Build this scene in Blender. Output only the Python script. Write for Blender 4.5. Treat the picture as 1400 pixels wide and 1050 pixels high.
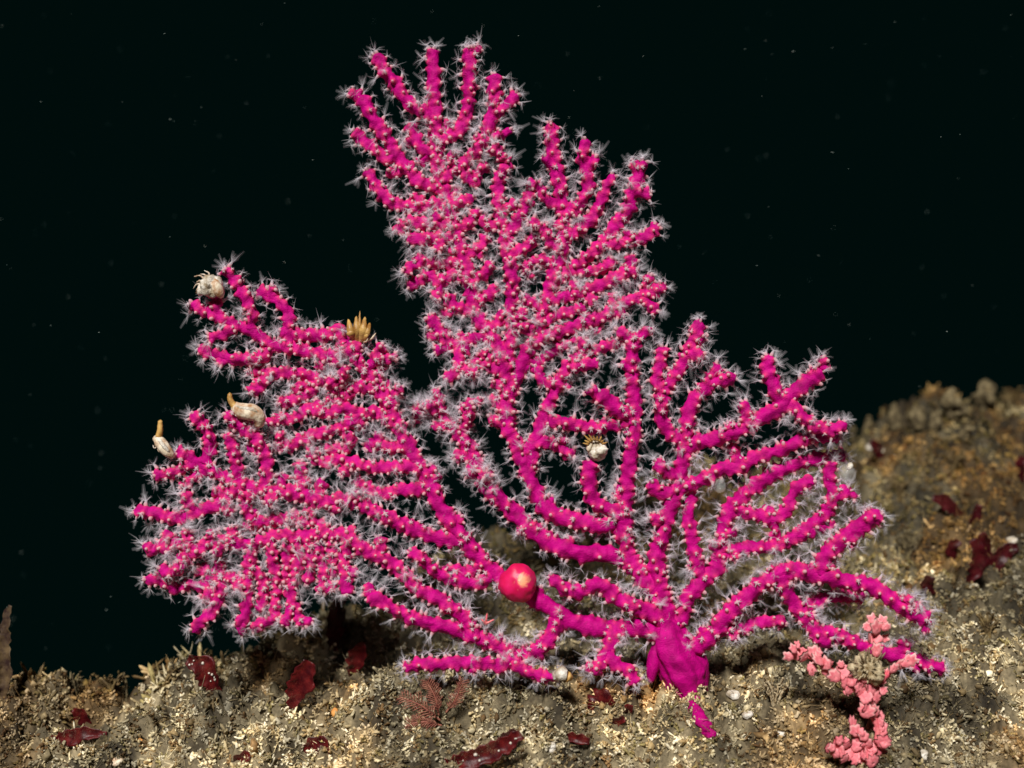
import bpy, bmesh, math, random
import numpy as np
from mathutils import Vector, Matrix

random.seed(7)
rng = np.random.default_rng(7)
C = bpy.context.scene.collection
SC = bpy.context.scene
for o in list(bpy.data.objects):
    bpy.data.objects.remove(o)

# ---------------------------------------------------------------- camera, water, strobe light
S = 0.0005            # metres per photo pixel in the plane of the sea fan
D = 1.0               # camera distance to that plane
cam_d = bpy.data.cameras.new('camera')
cam = bpy.data.objects.new('camera', cam_d); C.objects.link(cam)
cam.location = (0, -D, 0)
cam.rotation_euler = (math.radians(90), 0, 0)
cam_d.sensor_width = 36
cam_d.lens = 36 * D / (1400 * S)
cam_d.clip_start = 0.02
cam_d.clip_end = 100
cam_d.dof.use_dof = True
cam_d.dof.focus_distance = D - 0.01
cam_d.dof.aperture_fstop = 3.3
SC.camera = cam

world = bpy.data.worlds.new('World'); SC.world = world
world.use_nodes = True
wn = world.node_tree
bg = wn.nodes['Background']
bg.inputs['Color'].default_value = (0.06, 0.64, 0.56, 1)
bg.inputs['Strength'].default_value = 0.0058

sun_d = bpy.data.lights.new('sun', 'SUN'); sun_d.energy = 4.6
sun_d.angle = math.radians(9); sun_d.color = (1.0, 0.96, 0.91)
sun = bpy.data.objects.new('sun', sun_d); C.objects.link(sun)
sun.rotation_euler = Vector((0.20, 0.74, -0.64)).to_track_quat('-Z', 'Y').to_euler()
sun.location = (-0.3, -0.9, 0.9)

SC.view_settings.view_transform = 'Standard'
SC.view_settings.look = 'None'
SC.view_settings.exposure = 0.0
SC.view_settings.gamma = 1.0
SC.cycles.transparent_max_bounces = 40
SC.cycles.max_bounces = 6
SC.cycles.use_denoising = True

# ---------------------------------------------------------------- helpers
def P(px, py, y=0.0):
    k = (D + y) / D
    return np.array(((px - 700) * S * k, y, (525 - py) * S * k))

def vnoise(p, seed=0):
    """smooth value noise for an (n,2) or (n,3) array, range -1..1"""
    p = np.asarray(p, float)
    if p.shape[1] == 2:
        p = np.concatenate([p, np.zeros((len(p), 1))], 1)
    i = np.floor(p).astype(np.int64); f = p - i
    f = f * f * (3 - 2 * f)
    out = np.zeros(len(p))
    for dx in (0, 1):
        for dy in (0, 1):
            for dz in (0, 1):
                h = (i[:, 0] + dx) * 374761393 + (i[:, 1] + dy) * 668265263 + (i[:, 2] + dz) * 2147483647 + seed * 974634777
                h = (h ^ (h >> 13)) * 1274126177
                h = h & 0x7fffffff
                h = ((h ^ (h >> 16)) & 0xffff) / 65535.0
                w = (f[:, 0] if dx else 1 - f[:, 0]) * (f[:, 1] if dy else 1 - f[:, 1]) * (f[:, 2] if dz else 1 - f[:, 2])
                out += w * h
    return out * 2 - 1

def fbm(p, octaves=4, seed=0, gain=0.5):
    a = 1.0; s = 0; q = np.asarray(p, float)
    for k in range(octaves):
        s = s + a * vnoise(q + 13.7 * k, seed + k)
        a *= gain; q = q * 2.03
    return s

def mesh_np(name, verts, faces, smooth=True):
    """verts (n,3); faces: list of (m,k) integer arrays"""
    me = bpy.data.meshes.new(name)
    verts = np.ascontiguousarray(verts, dtype=np.float32)
    me.vertices.add(len(verts)); me.vertices.foreach_set('co', verts.ravel())
    idx = np.concatenate([f.ravel() for f in faces]).astype(np.int32)
    tot = np.concatenate([np.full(len(f), f.shape[1]) for f in faces]).astype(np.int32)
    st = np.concatenate([[0], np.cumsum(tot)[:-1]]).astype(np.int32)
    me.loops.add(len(idx)); me.loops.foreach_set('vertex_index', idx)
    me.polygons.add(len(tot)); me.polygons.foreach_set('loop_start', st)
    me.polygons.foreach_set('loop_total', tot)
    me.polygons.foreach_set('use_smooth', np.full(len(tot), smooth))
    me.update(calc_edges=True)
    return me

def col_attr(me, name, cols):
    a = me.attributes.new(name, 'FLOAT_COLOR', 'POINT')
    c = np.ones((len(cols), 4), np.float32); c[:, :cols.shape[1]] = cols
    a.data.foreach_set('color', c.ravel())

def f_attr(me, name, vals):
    a = me.attributes.new(name, 'FLOAT', 'POINT')
    a.data.foreach_set('value', np.ascontiguousarray(vals, dtype=np.float32))

def obj(name, me, mat=None, parent=None, loc=None):
    o = bpy.data.objects.new(name, me); C.objects.link(o)
    if mat is not None and me is not None and len(me.materials) == 0:
        me.materials.append(mat)
    if parent is not None:
        o.parent = parent
    if loc is not None:
        o.location = loc
    return o

def empty(name, loc):
    o = bpy.data.objects.new(name, None); C.objects.link(o)
    o.location = Vector(loc); o.empty_display_size = 0.02
    return o

def tag(o, label, cat, group=None):
    o['label'] = label; o['category'] = cat
    if group: o['group'] = group
    return o

def catmull(pts, step):
    pts = np.asarray(pts, float)
    if len(pts) == 2:
        pts = np.array([pts[0], (pts[0] + pts[1]) / 2, pts[1]])
    q = np.vstack([2 * pts[0] - pts[1], pts, 2 * pts[-1] - pts[-2]])
    out = []
    for i in range(1, len(q) - 2):
        p0, p1, p2, p3 = q[i - 1], q[i], q[i + 1], q[i + 2]
        t = np.linspace(0, 1, 24, endpoint=False)[:, None]
        out.append(0.5 * (2 * p1 + (p2 - p0) * t + (2 * p0 - 5 * p1 + 4 * p2 - p3) * t ** 2 + (3 * p1 - p0 - 3 * p2 + p3) * t ** 3))
    out.append(q[-2][None]); c = np.vstack(out)
    d = np.concatenate([[0], np.cumsum(np.linalg.norm(np.diff(c, axis=0), axis=1))])
    n = max(4, int(round(d[-1] / step)) + 1)
    u = np.linspace(0, d[-1], n)
    return np.stack([np.interp(u, d, c[:, k]) for k in range(3)], 1), u

def frames(c):
    t = np.gradient(c, axis=0); t /= np.linalg.norm(t, axis=1)[:, None] + 1e-12
    n = np.zeros_like(t); v = np.array((0.0, -1.0, 0.0))
    v = v - t[0] * v.dot(t[0])
    if np.linalg.norm(v) < 0.1:
        v = np.array((1.0, 0, 0)) - t[0] * t[0][0]
    v /= np.linalg.norm(v); n[0] = v
    for i in range(1, len(t)):
        v = n[i - 1] - t[i] * n[i - 1].dot(t[i]); n[i] = v / (np.linalg.norm(v) + 1e-12)
    return t, n, np.cross(t, n)

def tube_faces(nr, ns, cap0=True, cap1=True):
    i = np.arange(nr - 1)[:, None] * ns; j = np.arange(ns)[None]
    a = i + j; b = i + (j + 1) % ns
    f = [np.stack([a, b, b + ns, a + ns], -1).reshape(-1, 4)]
    extra = []
    k = nr * ns
    if cap0:
        extra.append(np.stack([np.full(ns, k), (np.arange(ns) + 1) % ns, np.arange(ns)], -1)); k += 1
    if cap1:
        base = (nr - 1) * ns
        extra.append(np.stack([np.full(ns, k), base + np.arange(ns), base + (np.arange(ns) + 1) % ns], -1))
    return f + [np.vstack(extra)] if extra else f

def tube_mesh(name, pts, radii, ns=10, step=2 * S, rough=0.0, flat=1.0):
    """plain tapered tube with rounded end; pts world coordinates"""
    c, u = catmull(pts, step)
    L = u[-1]; rr = np.interp(u / L, np.linspace(0, 1, len(radii)), radii)
    end = np.clip((L - u) / (rr[-1] + 1e-9), 0, 1); rr = rr * np.sqrt(np.clip(1 - (1 - end) ** 2, 0.03, 1))
    t, n, b = frames(c)
    th = np.linspace(0, 2 * np.pi, ns, endpoint=False)
    dirs = n[:, None] * np.cos(th)[None, :, None] * flat + b[:, None] * np.sin(th)[None, :, None]
    v = (c[:, None] + dirs * rr[:, None, None]).reshape(-1, 3)
    if rough:
        v = v + rough * np.stack([vnoise(v / (rough * 2.2), 3 + k) for k in range(3)], 1)
    v = np.vstack([v, c[0], c[-1]])
    return mesh_np(name, v, tube_faces(len(c), ns))

# ---------------------------------------------------------------- materials
def new_mat(name):
    m = bpy.data.materials.new(name); m.use_nodes = True
    nt = m.node_tree; b = nt.nodes['Principled BSDF']
    return m, nt, b

def nd(nt, t, **kw):
    n = nt.nodes.new(t)
    for k, v in kw.items():
        setattr(n, k, v)
    return n

def noise_mat(name, c1, c2, scale, rough=0.6, bump=0.0, bscale=None, spec=0.3, sss=0.0, coat=0.0):
    m, nt, b = new_mat(name)
    tc = nd(nt, 'ShaderNodeTexCoord'); no = nd(nt, 'ShaderNodeTexNoise')
    no.inputs['Scale'].default_value = scale; no.inputs['Detail'].default_value = 4
    nt.links.new(tc.outputs['Object'], no.inputs['Vector'])
    r = nd(nt, 'ShaderNodeValToRGB')
    r.color_ramp.elements[0].position = 0.35; r.color_ramp.elements[1].position = 0.65
    r.color_ramp.elements[0].color = (*c1, 1); r.color_ramp.elements[1].color = (*c2, 1)
    nt.links.new(no.outputs['Fac'], r.inputs['Fac']); nt.links.new(r.outputs['Color'], b.inputs['Base Color'])
    b.inputs['Roughness'].default_value = rough; b.inputs['Specular IOR Level'].default_value = spec
    if coat: b.inputs['Coat Weight'].default_value = coat; b.inputs['Coat Roughness'].default_value = 0.15
    if sss:
        b.inputs['Subsurface Weight'].default_value = sss; b.inputs['Subsurface Radius'].default_value = (0.006, 0.002, 0.003)
        b.inputs['Subsurface Scale'].default_value = 1.0
    if bump:
        n2 = nd(nt, 'ShaderNodeTexNoise'); n2.inputs['Scale'].default_value = bscale or scale * 4; n2.inputs['Detail'].default_value = 3
        nt.links.new(tc.outputs['Object'], n2.inputs['Vector'])
        bp = nd(nt, 'ShaderNodeBump'); bp.inputs['Strength'].default_value = bump; bp.inputs['Distance'].default_value = 0.001
        nt.links.new(n2.outputs['Fac'], bp.inputs['Height']); nt.links.new(bp.outputs['Normal'], b.inputs['Normal'])
    return m

# magenta coral tissue: colour from two noises, paler at the rim of each calyx
M_coral, nt, b = new_mat('coral_tissue')
tc = nd(nt, 'ShaderNodeTexCoord'); no = nd(nt, 'ShaderNodeTexNoise'); no.inputs['Scale'].default_value = 130; no.inputs['Detail'].default_value = 7; no.inputs['Roughness'].default_value = 0.65
nt.links.new(tc.outputs['Object'], no.inputs['Vector'])
rp = nd(nt, 'ShaderNodeValToRGB'); rp.color_ramp.elements[0].position = 0.25; rp.color_ramp.elements[1].position = 0.62
rp.color_ramp.elements[0].color = (0.24, 0.0003, 0.085, 1); rp.color_ramp.elements[1].color = (0.58, 0.0010, 0.225, 1)
nt.links.new(no.outputs['Fac'], rp.inputs['Fac'])
at = nd(nt, 'ShaderNodeAttribute', attribute_name='pale')
mx = nd(nt, 'ShaderNodeMix', data_type='RGBA'); nt.links.new(at.outputs['Fac'], mx.inputs['Factor'])
nt.links.new(rp.outputs['Color'], mx.inputs['A']); mx.inputs['B'].default_value = (0.82, 0.055, 0.165, 1)
nt.links.new(mx.outputs['Result'], b.inputs['Base Color'])
b.inputs['Roughness'].default_value = 0.62; b.inputs['Specular IOR Level'].default_value = 0.12
n2 = nd(nt, 'ShaderNodeTexNoise'); n2.inputs['Scale'].default_value = 900; n2.inputs['Detail'].default_value = 2
nt.links.new(tc.outputs['Object'], n2.inputs['Vector'])
bp = nd(nt, 'ShaderNodeBump'); bp.inputs['Strength'].default_value = 0.6; bp.inputs['Distance'].default_value = 0.0009
nt.links.new(n2.outputs['Fac'], bp.inputs['Height']); nt.links.new(bp.outputs['Normal'], b.inputs['Normal'])

# polyps: opaque pink-white body fading into glassy tentacles (attribute along = 0 body .. 1 tip)
M_polyp, nt, b = new_mat('polyp_tissue')
at = nd(nt, 'ShaderNodeAttribute', attribute_name='along')
rp = nd(nt, 'ShaderNodeValToRGB')
rp.color_ramp.elements[0].position = 0.0; rp.color_ramp.elements[0].color = (0.96, 0.46, 0.52, 1)
rp.color_ramp.elements[1].position = 0.42; rp.color_ramp.elements[1].color = (0.90, 0.88, 0.94, 1)
nt.links.new(at.outputs['Fac'], rp.inputs['Fac'])
df = nd(nt, 'ShaderNodeBsdfDiffuse'); tl = nd(nt, 'ShaderNodeBsdfTranslucent'); tr = nd(nt, 'ShaderNodeBsdfTransparent')
nt.links.new(rp.outputs['Color'], df.inputs['Color']); nt.links.new(rp.outputs['Color'], tl.inputs['Color'])
m1 = nd(nt, 'ShaderNodeMixShader'); m1.inputs[0].default_value = 0.4
nt.links.new(df.outputs[0], m1.inputs[1]); nt.links.new(tl.outputs[0], m1.inputs[2])
mr = nd(nt, 'ShaderNodeMapRange'); mr.inputs['From Min'].default_value = 0.15; mr.inputs['From Max'].default_value = 1.0
mr.inputs['To Min'].default_value = 0.82; mr.inputs['To Max'].default_value = 0.03
nt.links.new(at.outputs['Fac'], mr.inputs['Value'])
m2 = nd(nt, 'ShaderNodeMixShader'); nt.links.new(mr.outputs[0], m2.inputs[0])
nt.links.new(tr.outputs[0], m2.inputs[1]); nt.links.new(m1.outputs[0], m2.inputs[2])
nt.links.new(m2.outputs[0], nt.nodes['Material Output'].inputs['Surface'])

# rock and turf: colours carried by the pieces, with grain
def attr_mat(name, rough, bump, spec=0.25, transl=0.0):
    m, nt, b = new_mat(name)
    at = nd(nt, 'ShaderNodeAttribute', attribute_name='tint'); tc = nd(nt, 'ShaderNodeTexCoord')
    no = nd(nt, 'ShaderNodeTexNoise'); no.inputs['Scale'].default_value = 420; no.inputs['Detail'].default_value = 4
    nt.links.new(tc.outputs['Object'], no.inputs['Vector'])
    mr = nd(nt, 'ShaderNodeMapRange'); mr.inputs['From Min'].default_value = 0.3; mr.inputs['From Max'].default_value = 0.7
    mr.inputs['To Min'].default_value = 0.62; mr.inputs['To Max'].default_value = 1.25
    nt.links.new(no.outputs['Fac'], mr.inputs['Value'])
    mx = nd(nt, 'ShaderNodeMix', data_type='RGBA', blend_type='MULTIPLY'); mx.inputs['Factor'].default_value = 1
    nt.links.new(at.outputs['Color'], mx.inputs['A']); nt.links.new(mr.outputs[0], mx.inputs['B'])
    nt.links.new(mx.outputs['Result'], b.inputs['Base Color'])
    b.inputs['Roughness'].default_value = rough; b.inputs['Specular IOR Level'].default_value = spec
    bp = nd(nt, 'ShaderNodeBump'); bp.inputs['Strength'].default_value = bump; bp.inputs['Distance'].default_value = 0.001
    nt.links.new(no.outputs['Fac'], bp.inputs['Height']); nt.links.new(bp.outputs['Normal'], b.inputs['Normal'])
    return m
M_rock = attr_mat('rock_crust', 0.8, 0.8)
M_turf = attr_mat('turf_algae', 0.7, 0.4)

# ---------------------------------------------------------------- the rock
RX = np.array([-300, 0, 200, 340, 430, 600, 700, 860, 1000, 1130, 1250, 1330, 1400, 1700], float)
RPY = np.array([975, 946, 924, 880, 850, 800, 750, 690, 650, 605, 580, 556, 542, 505], float)
RYD = np.array([.05, .07, .09, .12, .15, .22, .26, .30, .33, .36, .38, .40, .42, .46])
RZ = (525 - RPY) * S * (1 + RYD); RXW = (RX - 700) * S * (1 + RYD)
FX = (np.array([-300, 100, 350, 600, 950, 1150, 1400, 1700]) - 700) * S
FPY = np.array([1000, 990, 950, 925, 930, 925, 900, 880]); FZ = (525 - FPY) * S

def rock_base(x, y):
    zr = np.interp(x, RXW, RZ); yr = np.interp(x, RXW, RYD); zf = np.interp(x, FX, FZ)
    u = np.clip(y / yr, 0, 1)
    rise = zf + (zr - zf) * (0.25 * u + 0.75 * u * u * (3 - 2 * u))
    front = zf + y * 0.85
    back = zr - (y - yr) * 0.9 - np.clip(y - yr, 0, 1) ** 2 * 3
    z = np.where(y < 0, front, np.where(y > yr, back, rise))
    return z

def domes(p, cell, seed, fill=0.75):
    """height 0..1 of round lumps scattered in cells"""
    q = p / cell; i0 = np.floor(q).astype(np.int64); best = np.zeros(len(p))
    for dx in (-1, 0, 1):
        for dy in (-1, 0, 1):
            c = i0 + np.array((dx, dy))
            h = (c[:, 0] * 73856093) ^ (c[:, 1] * 19349663) ^ (seed * 83492791)
            h = (h * 1274126177) & 0x7fffffff
            a = ((h >> 3) & 1023) / 1023.0; b = ((h >> 12) & 1023) / 1023.0; r = ((h >> 20) & 1023) / 1023.0
            ctr = c + np.stack([0.15 + 0.7 * a, 0.15 + 0.7 * b], 1)
            rad = (0.35 + 0.55 * r) * fill
            d = np.hypot(*(q - ctr).T) / rad
            best = np.maximum(best, np.sqrt(np.clip(1 - d * d, 0, 1)) * (0.35 + 0.65 * r))
    return best

def rock_z(x, y):
    p = np.stack([x, y], 1)
    z = rock_base(x, y)
    far = np.clip(y / 0.2, 0, 1)
    z = z + (0.010 + 0.010 * far) * fbm(p * 13, 3, 5) + (0.006 + 0.001 * far) * fbm(p * 42 + 5, 3, 11)
    w = p + 0.004 * np.stack([vnoise(p * 120, 81), vnoise(p * 120 + 9, 82)], 1)
    z = z + (0.006 + 0.016 * far) * (domes(w * 0.8 + 0.7, 0.048, 6) - 0.35) + 0.013 * domes(w, 0.024, 3) + 0.007 * domes(w + 0.3, 0.011, 4) - 0.008
    z = z + 0.0040 * vnoise(p * 190, 31) + 0.0024 * vnoise(p * 360, 37)
    return z

def ground_point(px, py):
    """the rock point that the photo shows at px,py (world coordinates)"""
    ys = np.linspace(-0.25, 0.6, 600); k = (D + ys) / D
    xs = (px - 700) * S * k; zs = (525 - py) * S * k
    h = rock_z(xs, ys); hit = np.where(h >= zs)[0]
    i = hit[0] if len(hit) else int(np.argmax(h - zs))
    return np.array((xs[i], ys[i], h[i]))

def settle(px, py):
    """how far (px) a base at px,py must drop to stand on the rock instead of above its edge"""
    ys = np.linspace(-0.25, 0.6, 600); k = (D + ys) / D
    sky = (525 - rock_z((px - 700) * S * k, ys) / (S * k)).min()
    return max(0.0, sky + 4 - py)

def rock_normal(x, y, e=0.004):
    zx = (rock_z(x + e, y) - rock_z(x - e, y)) / (2 * e); zy = (rock_z(x, y + e) - rock_z(x, y - e)) / (2 * e)
    n = np.stack([-zx, -zy, np.ones_like(zx)], 1)
    return n / np.linalg.norm(n, axis=1)[:, None]

def spread_on_rock(r, n):
    """points on the rock: three quarters spread evenly over the slope that faces the viewer, the rest over all of it"""
    m = int(n * 0.78)
    px = r.uniform(-30, 1430, m * 4); py = r.uniform(500, 1075, m * 4)
    low = np.interp(px, RX, RPY); ok = py > low - 18; px = px[ok][:m]; py = py[ok][:m]
    ys = np.linspace(-0.12, 0.50, 160); hit = np.zeros(len(px)); found = np.zeros(len(px), bool)
    for yv in ys:
        k = (D + yv) / D; xv = (px - 700) * S * k; zv = (525 - py) * S * k
        h = rock_z(xv, np.full(len(px), yv)) >= zv
        hit = np.where(h & ~found, yv, hit); found |= h
    px = px[found]; y = hit[found] + r.uniform(-0.002, 0.004, found.sum()); x = (px - 700) * S * (D + y) / D
    x2 = r.uniform(-0.5, 0.62, n * 3); y2 = r.uniform(-0.16, 0.46, n * 3)
    keep = (np.abs(x2) < 0.38 * (1 + y2) + 0.03) & (y2 < np.interp(x2, RXW, RYD) + 0.04)
    x = np.concatenate([x, x2[keep][:n - m]]); y = np.concatenate([y, y2[keep][:n - m]])
    return x, y

def patches(x, y):
    """pale limy, brown and olive growth; its dark patches also imitate shaded crevices"""
    p = np.stack([x, y], 1)
    a = sm(-0.7, 0.5, fbm(p * 26, 3, 300))[:, None]; b = sm(-0.6, 0.5, fbm(p * 75 + 4, 2, 320))[:, None]
    h = sm(0.1, 0.8, fbm(p * 18 + 9, 2, 340))[:, None]
    k = (0.52 + 0.75 * a) * (0.66 + 0.66 * b)
    return k * (np.array((1.0, 1.0, 1.0)) * (1 - h) + np.array((0.95, 0.72, 0.50)) * h)

def sm(a, b, x):
    t = np.clip((x - a) / (b - a), 0, 1); return t * t * (3 - 2 * t)

PAL = np.array([(0.50, 0.40, 0.22), (0.62, 0.53, 0.33), (0.34, 0.24, 0.11), (0.17, 0.10, 0.04), (0.26, 0.21, 0.085), (0.20, 0.04, 0.025), (0.74, 0.66, 0.47)])

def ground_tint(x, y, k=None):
    """0 = sandy crust in the foreground, 1 = brown turf on the ridge behind, darkened to imitate light falloff"""
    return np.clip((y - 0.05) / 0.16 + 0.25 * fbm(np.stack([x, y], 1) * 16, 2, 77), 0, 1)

def build_rock():
    xs = np.concatenate([np.linspace(-1.5, -0.45, 40, endpoint=False), np.linspace(-0.45, 0.60, 500, endpoint=False), np.linspace(0.60, 1.5, 40)])
    ys = np.concatenate([np.linspace(-0.95, -0.08, 40, endpoint=False), np.linspace(-0.08, 0.04, 110, endpoint=False), np.linspace(0.04, 0.50, 210, endpoint=False), np.linspace(0.50, 1.6, 50)])
    X, Y = np.meshgrid(xs, ys); x = X.ravel(); y = Y.ravel()
    z = rock_z(x, y)
    nx = len(xs); i = np.arange(len(ys) - 1)[:, None] * nx + np.arange(nx - 1)[None]
    f = np.stack([i, i + 1, i + 1 + nx, i + nx], -1).reshape(-1, 4)
    me = mesh_np('rock', np.stack([x, y, z], 1), [f])
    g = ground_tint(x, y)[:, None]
    n1 = (0.5 + 0.5 * fbm(np.stack([x, y], 1) * 90, 3, 41))[:, None].clip(0, 1)
    near = np.array((0.05, 0.038, 0.022)) * (1 - n1) + np.array((0.27, 0.22, 0.13)) * n1  # dark base colour paints the shade in gaps between tufts
    far = np.array((0.016, 0.013, 0.007)) * (1 - n1) + np.array((0.10, 0.082, 0.048)) * n1  # rear crust darker still: light lost with distance is put into the colour
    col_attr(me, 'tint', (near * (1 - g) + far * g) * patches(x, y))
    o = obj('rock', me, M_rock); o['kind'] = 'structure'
    return o
rock = build_rock()

def stubs(name, n_cl, per, lmin, lmax, r0, label, cat, spread, pal_near, pal_far, seed, bulb=1.0, region=None, bend=0.5):
    """clusters of short tapered stubs standing on the rock"""
    r = np.random.default_rng(seed)
    x, y = region(r, n_cl) if region else spread_on_rock(r, n_cl); n = len(x)
    k = r.integers(per[0], per[1] + 1, n)
    ci = np.repeat(np.arange(n), k)
    sx = x[ci] + r.normal(0, spread, len(ci)); sy = y[ci] + r.normal(0, spread, len(ci))
    sz = rock_z(sx, sy); base = np.stack([sx, sy, sz], 1)
    nm = rock_normal(sx, sy)
    out = np.stack([sx - x[ci], sy - y[ci], np.zeros(len(ci))], 1) / (spread + 1e-9)
    d = 0.8 * nm + 0.7 * out + r.normal(0, 0.5, (len(ci), 3)) + np.array((0, -0.35, 0.2))
    d /= np.linalg.norm(d, axis=1)[:, None]
    L = (lmin + (lmax - lmin) * r.random(len(ci)) ** 1.8) * (0.6 + 0.8 * r.random(n))[ci]
    R = r0 * (0.6 + 0.9 * r.random(len(ci)))
    base = base - d * (L * 0.25)[:, None]
    a = np.cross(d, r.normal(0, 1, d.shape)); a /= np.linalg.norm(a, axis=1)[:, None]; bb = np.cross(d, a)
    bendv = r.normal(0, bend, d.shape)
    rings = []
    ns = 3
    for (t, rr) in ((0.0, 0.9), (0.5, 0.95 * (0.7 + 0.3 * bulb)), (0.85, 0.85 * bulb)):
        c = base + d * (L * t * 1.25)[:, None] + bendv * (L * t * t)[:, None]
        for j in range(ns):
            th = 2 * np.pi * j / ns
            jr = R * rr * (0.75 + 0.5 * r.random(len(ci)))
            rings.append(c + (a * math.cos(th) + bb * math.sin(th)) * jr[:, None])
    rings.append(base + d * (L * 1.25)[:, None] + bendv * L[:, None])
    nv = len(rings); V = np.stack(rings, 1).reshape(-1, 3)
    fq = []; ft = []
    for q in range(2):
        for j in range(ns):
            fq.append((q * ns + j, q * ns + (j + 1) % ns, (q + 1) * ns + (j + 1) % ns, (q + 1) * ns + j))
    for j in range(ns):
        ft.append((2 * ns + j, 2 * ns + (j + 1) % ns, nv - 1))
    off = (np.arange(len(ci)) * nv)[:, None, None]
    FQ = (np.array(fq)[None] + off).reshape(-1, 4); FT = (np.array(ft)[None] + off).reshape(-1, 3)
    me = mesh_np(name, V, [FQ, FT])
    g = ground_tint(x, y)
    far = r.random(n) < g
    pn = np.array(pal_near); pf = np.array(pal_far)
    c = np.where(far[:, None], PAL[r.choice(pf, n)] * np.array((0.62, 0.59, 0.48)), PAL[r.choice(pn, n)])  # rear tufts dimmed and browned, painting in light absorbed by the water
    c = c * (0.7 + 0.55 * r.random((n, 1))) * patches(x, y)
    cc = c[ci] * (0.8 + 0.4 * r.random((len(ci), 1)))
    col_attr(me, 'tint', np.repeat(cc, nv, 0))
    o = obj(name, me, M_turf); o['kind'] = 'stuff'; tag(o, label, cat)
    return o

def crumbs(name, n, rmin, rmax, label, cat, pal_near, pal_far, seed):
    """knobbly crusts and crumbs, each a small irregular closed lump"""
    r = np.random.default_rng(seed)
    bm = bmesh.new(); bmesh.ops.create_icosphere(bm, subdivisions=1, radius=1.0)
    bv = np.array([v.co[:] for v in bm.verts]); bf = np.array([[q.index for q in f.verts] for f in bm.faces]); bm.free()
    x, y = spread_on_rock(r, n); n = len(x); z = rock_z(x, y)
    R = rmin + (rmax - rmin) * r.random(n) ** 2.5
    sc = R[:, None] * r.uniform(0.55, 1.3, (n, 3))
    jit = 1 + 0.55 * r.normal(0, 1, (n, len(bv))).clip(-1.6, 1.6)
    V = bv[None] * jit[:, :, None] * sc[:, None]
    ang = r.uniform(0, 6.28, n); ca, sa = np.cos(ang), np.sin(ang)
    V = np.stack([V[..., 0] * ca[:, None] - V[..., 1] * sa[:, None], V[..., 0] * sa[:, None] + V[..., 1] * ca[:, None], V[..., 2]], -1)
    V = V + np.stack([x, y - R * 0.2, z + R * 0.2], 1)[:, None]
    F = (bf[None] + (np.arange(n) * len(bv))[:, None, None]).reshape(-1, 3)
    me = mesh_np(name, V.reshape(-1, 3), [F])
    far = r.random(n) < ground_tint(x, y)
    c = np.where(far[:, None], PAL[r.choice(pal_far, n)] * np.array((0.62, 0.59, 0.48)), PAL[r.choice(pal_near, n)]) * (0.6 + 0.65 * r.random((n, 1)))  # rear crumbs take the same painted falloff of light
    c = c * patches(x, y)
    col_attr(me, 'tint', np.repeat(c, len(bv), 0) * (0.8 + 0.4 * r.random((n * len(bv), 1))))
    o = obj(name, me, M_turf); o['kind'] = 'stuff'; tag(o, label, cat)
    return o
crumbs('encrusting_crumbs', 2600, 1.4 * S, 6 * S, 'knobbly pale crusts and shell crumbs covering the rock', 'crust', [0, 0, 1, 1, 2, 2, 3, 6], [0, 2, 2, 3, 4, 4, 1], 131)
stubs('turf_algae', 7300, (5, 8), 2.0 * S, 6.3 * S, 1.6 * S, 'low sandy tufted turf of short algae covering the rock', 'turf', 2.0 * S,
      [0, 0, 1, 1, 1, 2, 6, 6, 3, 4], [0, 0, 2, 2, 3, 4, 4, 1], 101, bulb=1.5, bend=0.5)
stubs('filament_algae', 2200, (5, 8), 5 * S, 13 * S, 0.45 * S, 'thin hair-like filaments of algae rising from the turf', 'algae', 1.6 * S,
      [1, 0, 2], [0, 1, 2, 4], 107, bulb=0.8, bend=0.55)

def along_ridge(r, n):
    x = r.uniform(-0.40, 0.55, n); y = np.interp(x, RXW, RYD) + r.uniform(-0.05, 0.025, n)
    k = fbm(x[:, None] * np.array((60.0, 0.0)), 2, 400) > -0.25
    return x[k], y[k]
stubs('ridge_turf', 900, (3, 7), 5 * S, 17 * S, 2.3 * S, 'taller ragged turf bristling along the crest of the rock', 'turf', 3.0 * S,
      [0, 1, 2, 4], [0, 1, 1, 2, 4, 6], 151, bulb=1.2, bend=0.5, region=along_ridge)

# ---------------------------------------------------------------- the sea fan
# each branch: (key, parent, r at root, r at tip, depth change to tip in px, points root -> tip in photo pixels)
B = []
def br(key, par, r0, r1, dy, *pts):
    B.append((key, par, r0, r1, dy, [pts[i:i + 2] for i in range(0, len(pts), 2)]))
# left-going stem (S1) and lower-left stem (S2)
br('S1', None, 15, 9, 25, 922,862, 905,828, 885,795, 862,770, 835,759, 800,756, 765,748, 735,730, 710,708, 688,686, 668,668, 656,645, 646,622, 634,600, 614,580, 592,564, 572,556)
br('S2', None, 15, 8, -10, 915,870, 878,858, 839,861, 807,856, 775,846, 753,831, 732,818, 705,800, 685,790, 661,769, 636,739, 614,711, 599,686, 588,660, 577,642, 562,618, 548,590, 537,566, 524,542, 511,519, 496,502, 484,480, 464,464)
br('S3', None, 13, 8, -30, 918,858, 899,843, 880,834, 860,826, 841,818, 829,804, 814,800, 790,809, 769,803, 751,786)
br('S2d', 'S2', 11, 8, -30, 838,866, 831,889, 820,908, 809,923)
br('S2d2', 'S2d', 9, 7, -10, 828,893, 841,907, 858,916, 869,936)
br('S2b', 'S2', 11, 9, -35, 768,845, 755,863, 743,882, 721,896, 697,893, 670,879, 643,868, 622,860, 594,853, 564,845, 536,832, 520,822, 503,812)
br('S2c', 'S2b', 9, 8, -30, 715,896, 686,908, 660,906, 633,906, 601,907, 573,909, 551,913)
br('S2e', 'S2b', 8, 7, -40, 700,896, 716,916, 740,924, 762,926)
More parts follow.
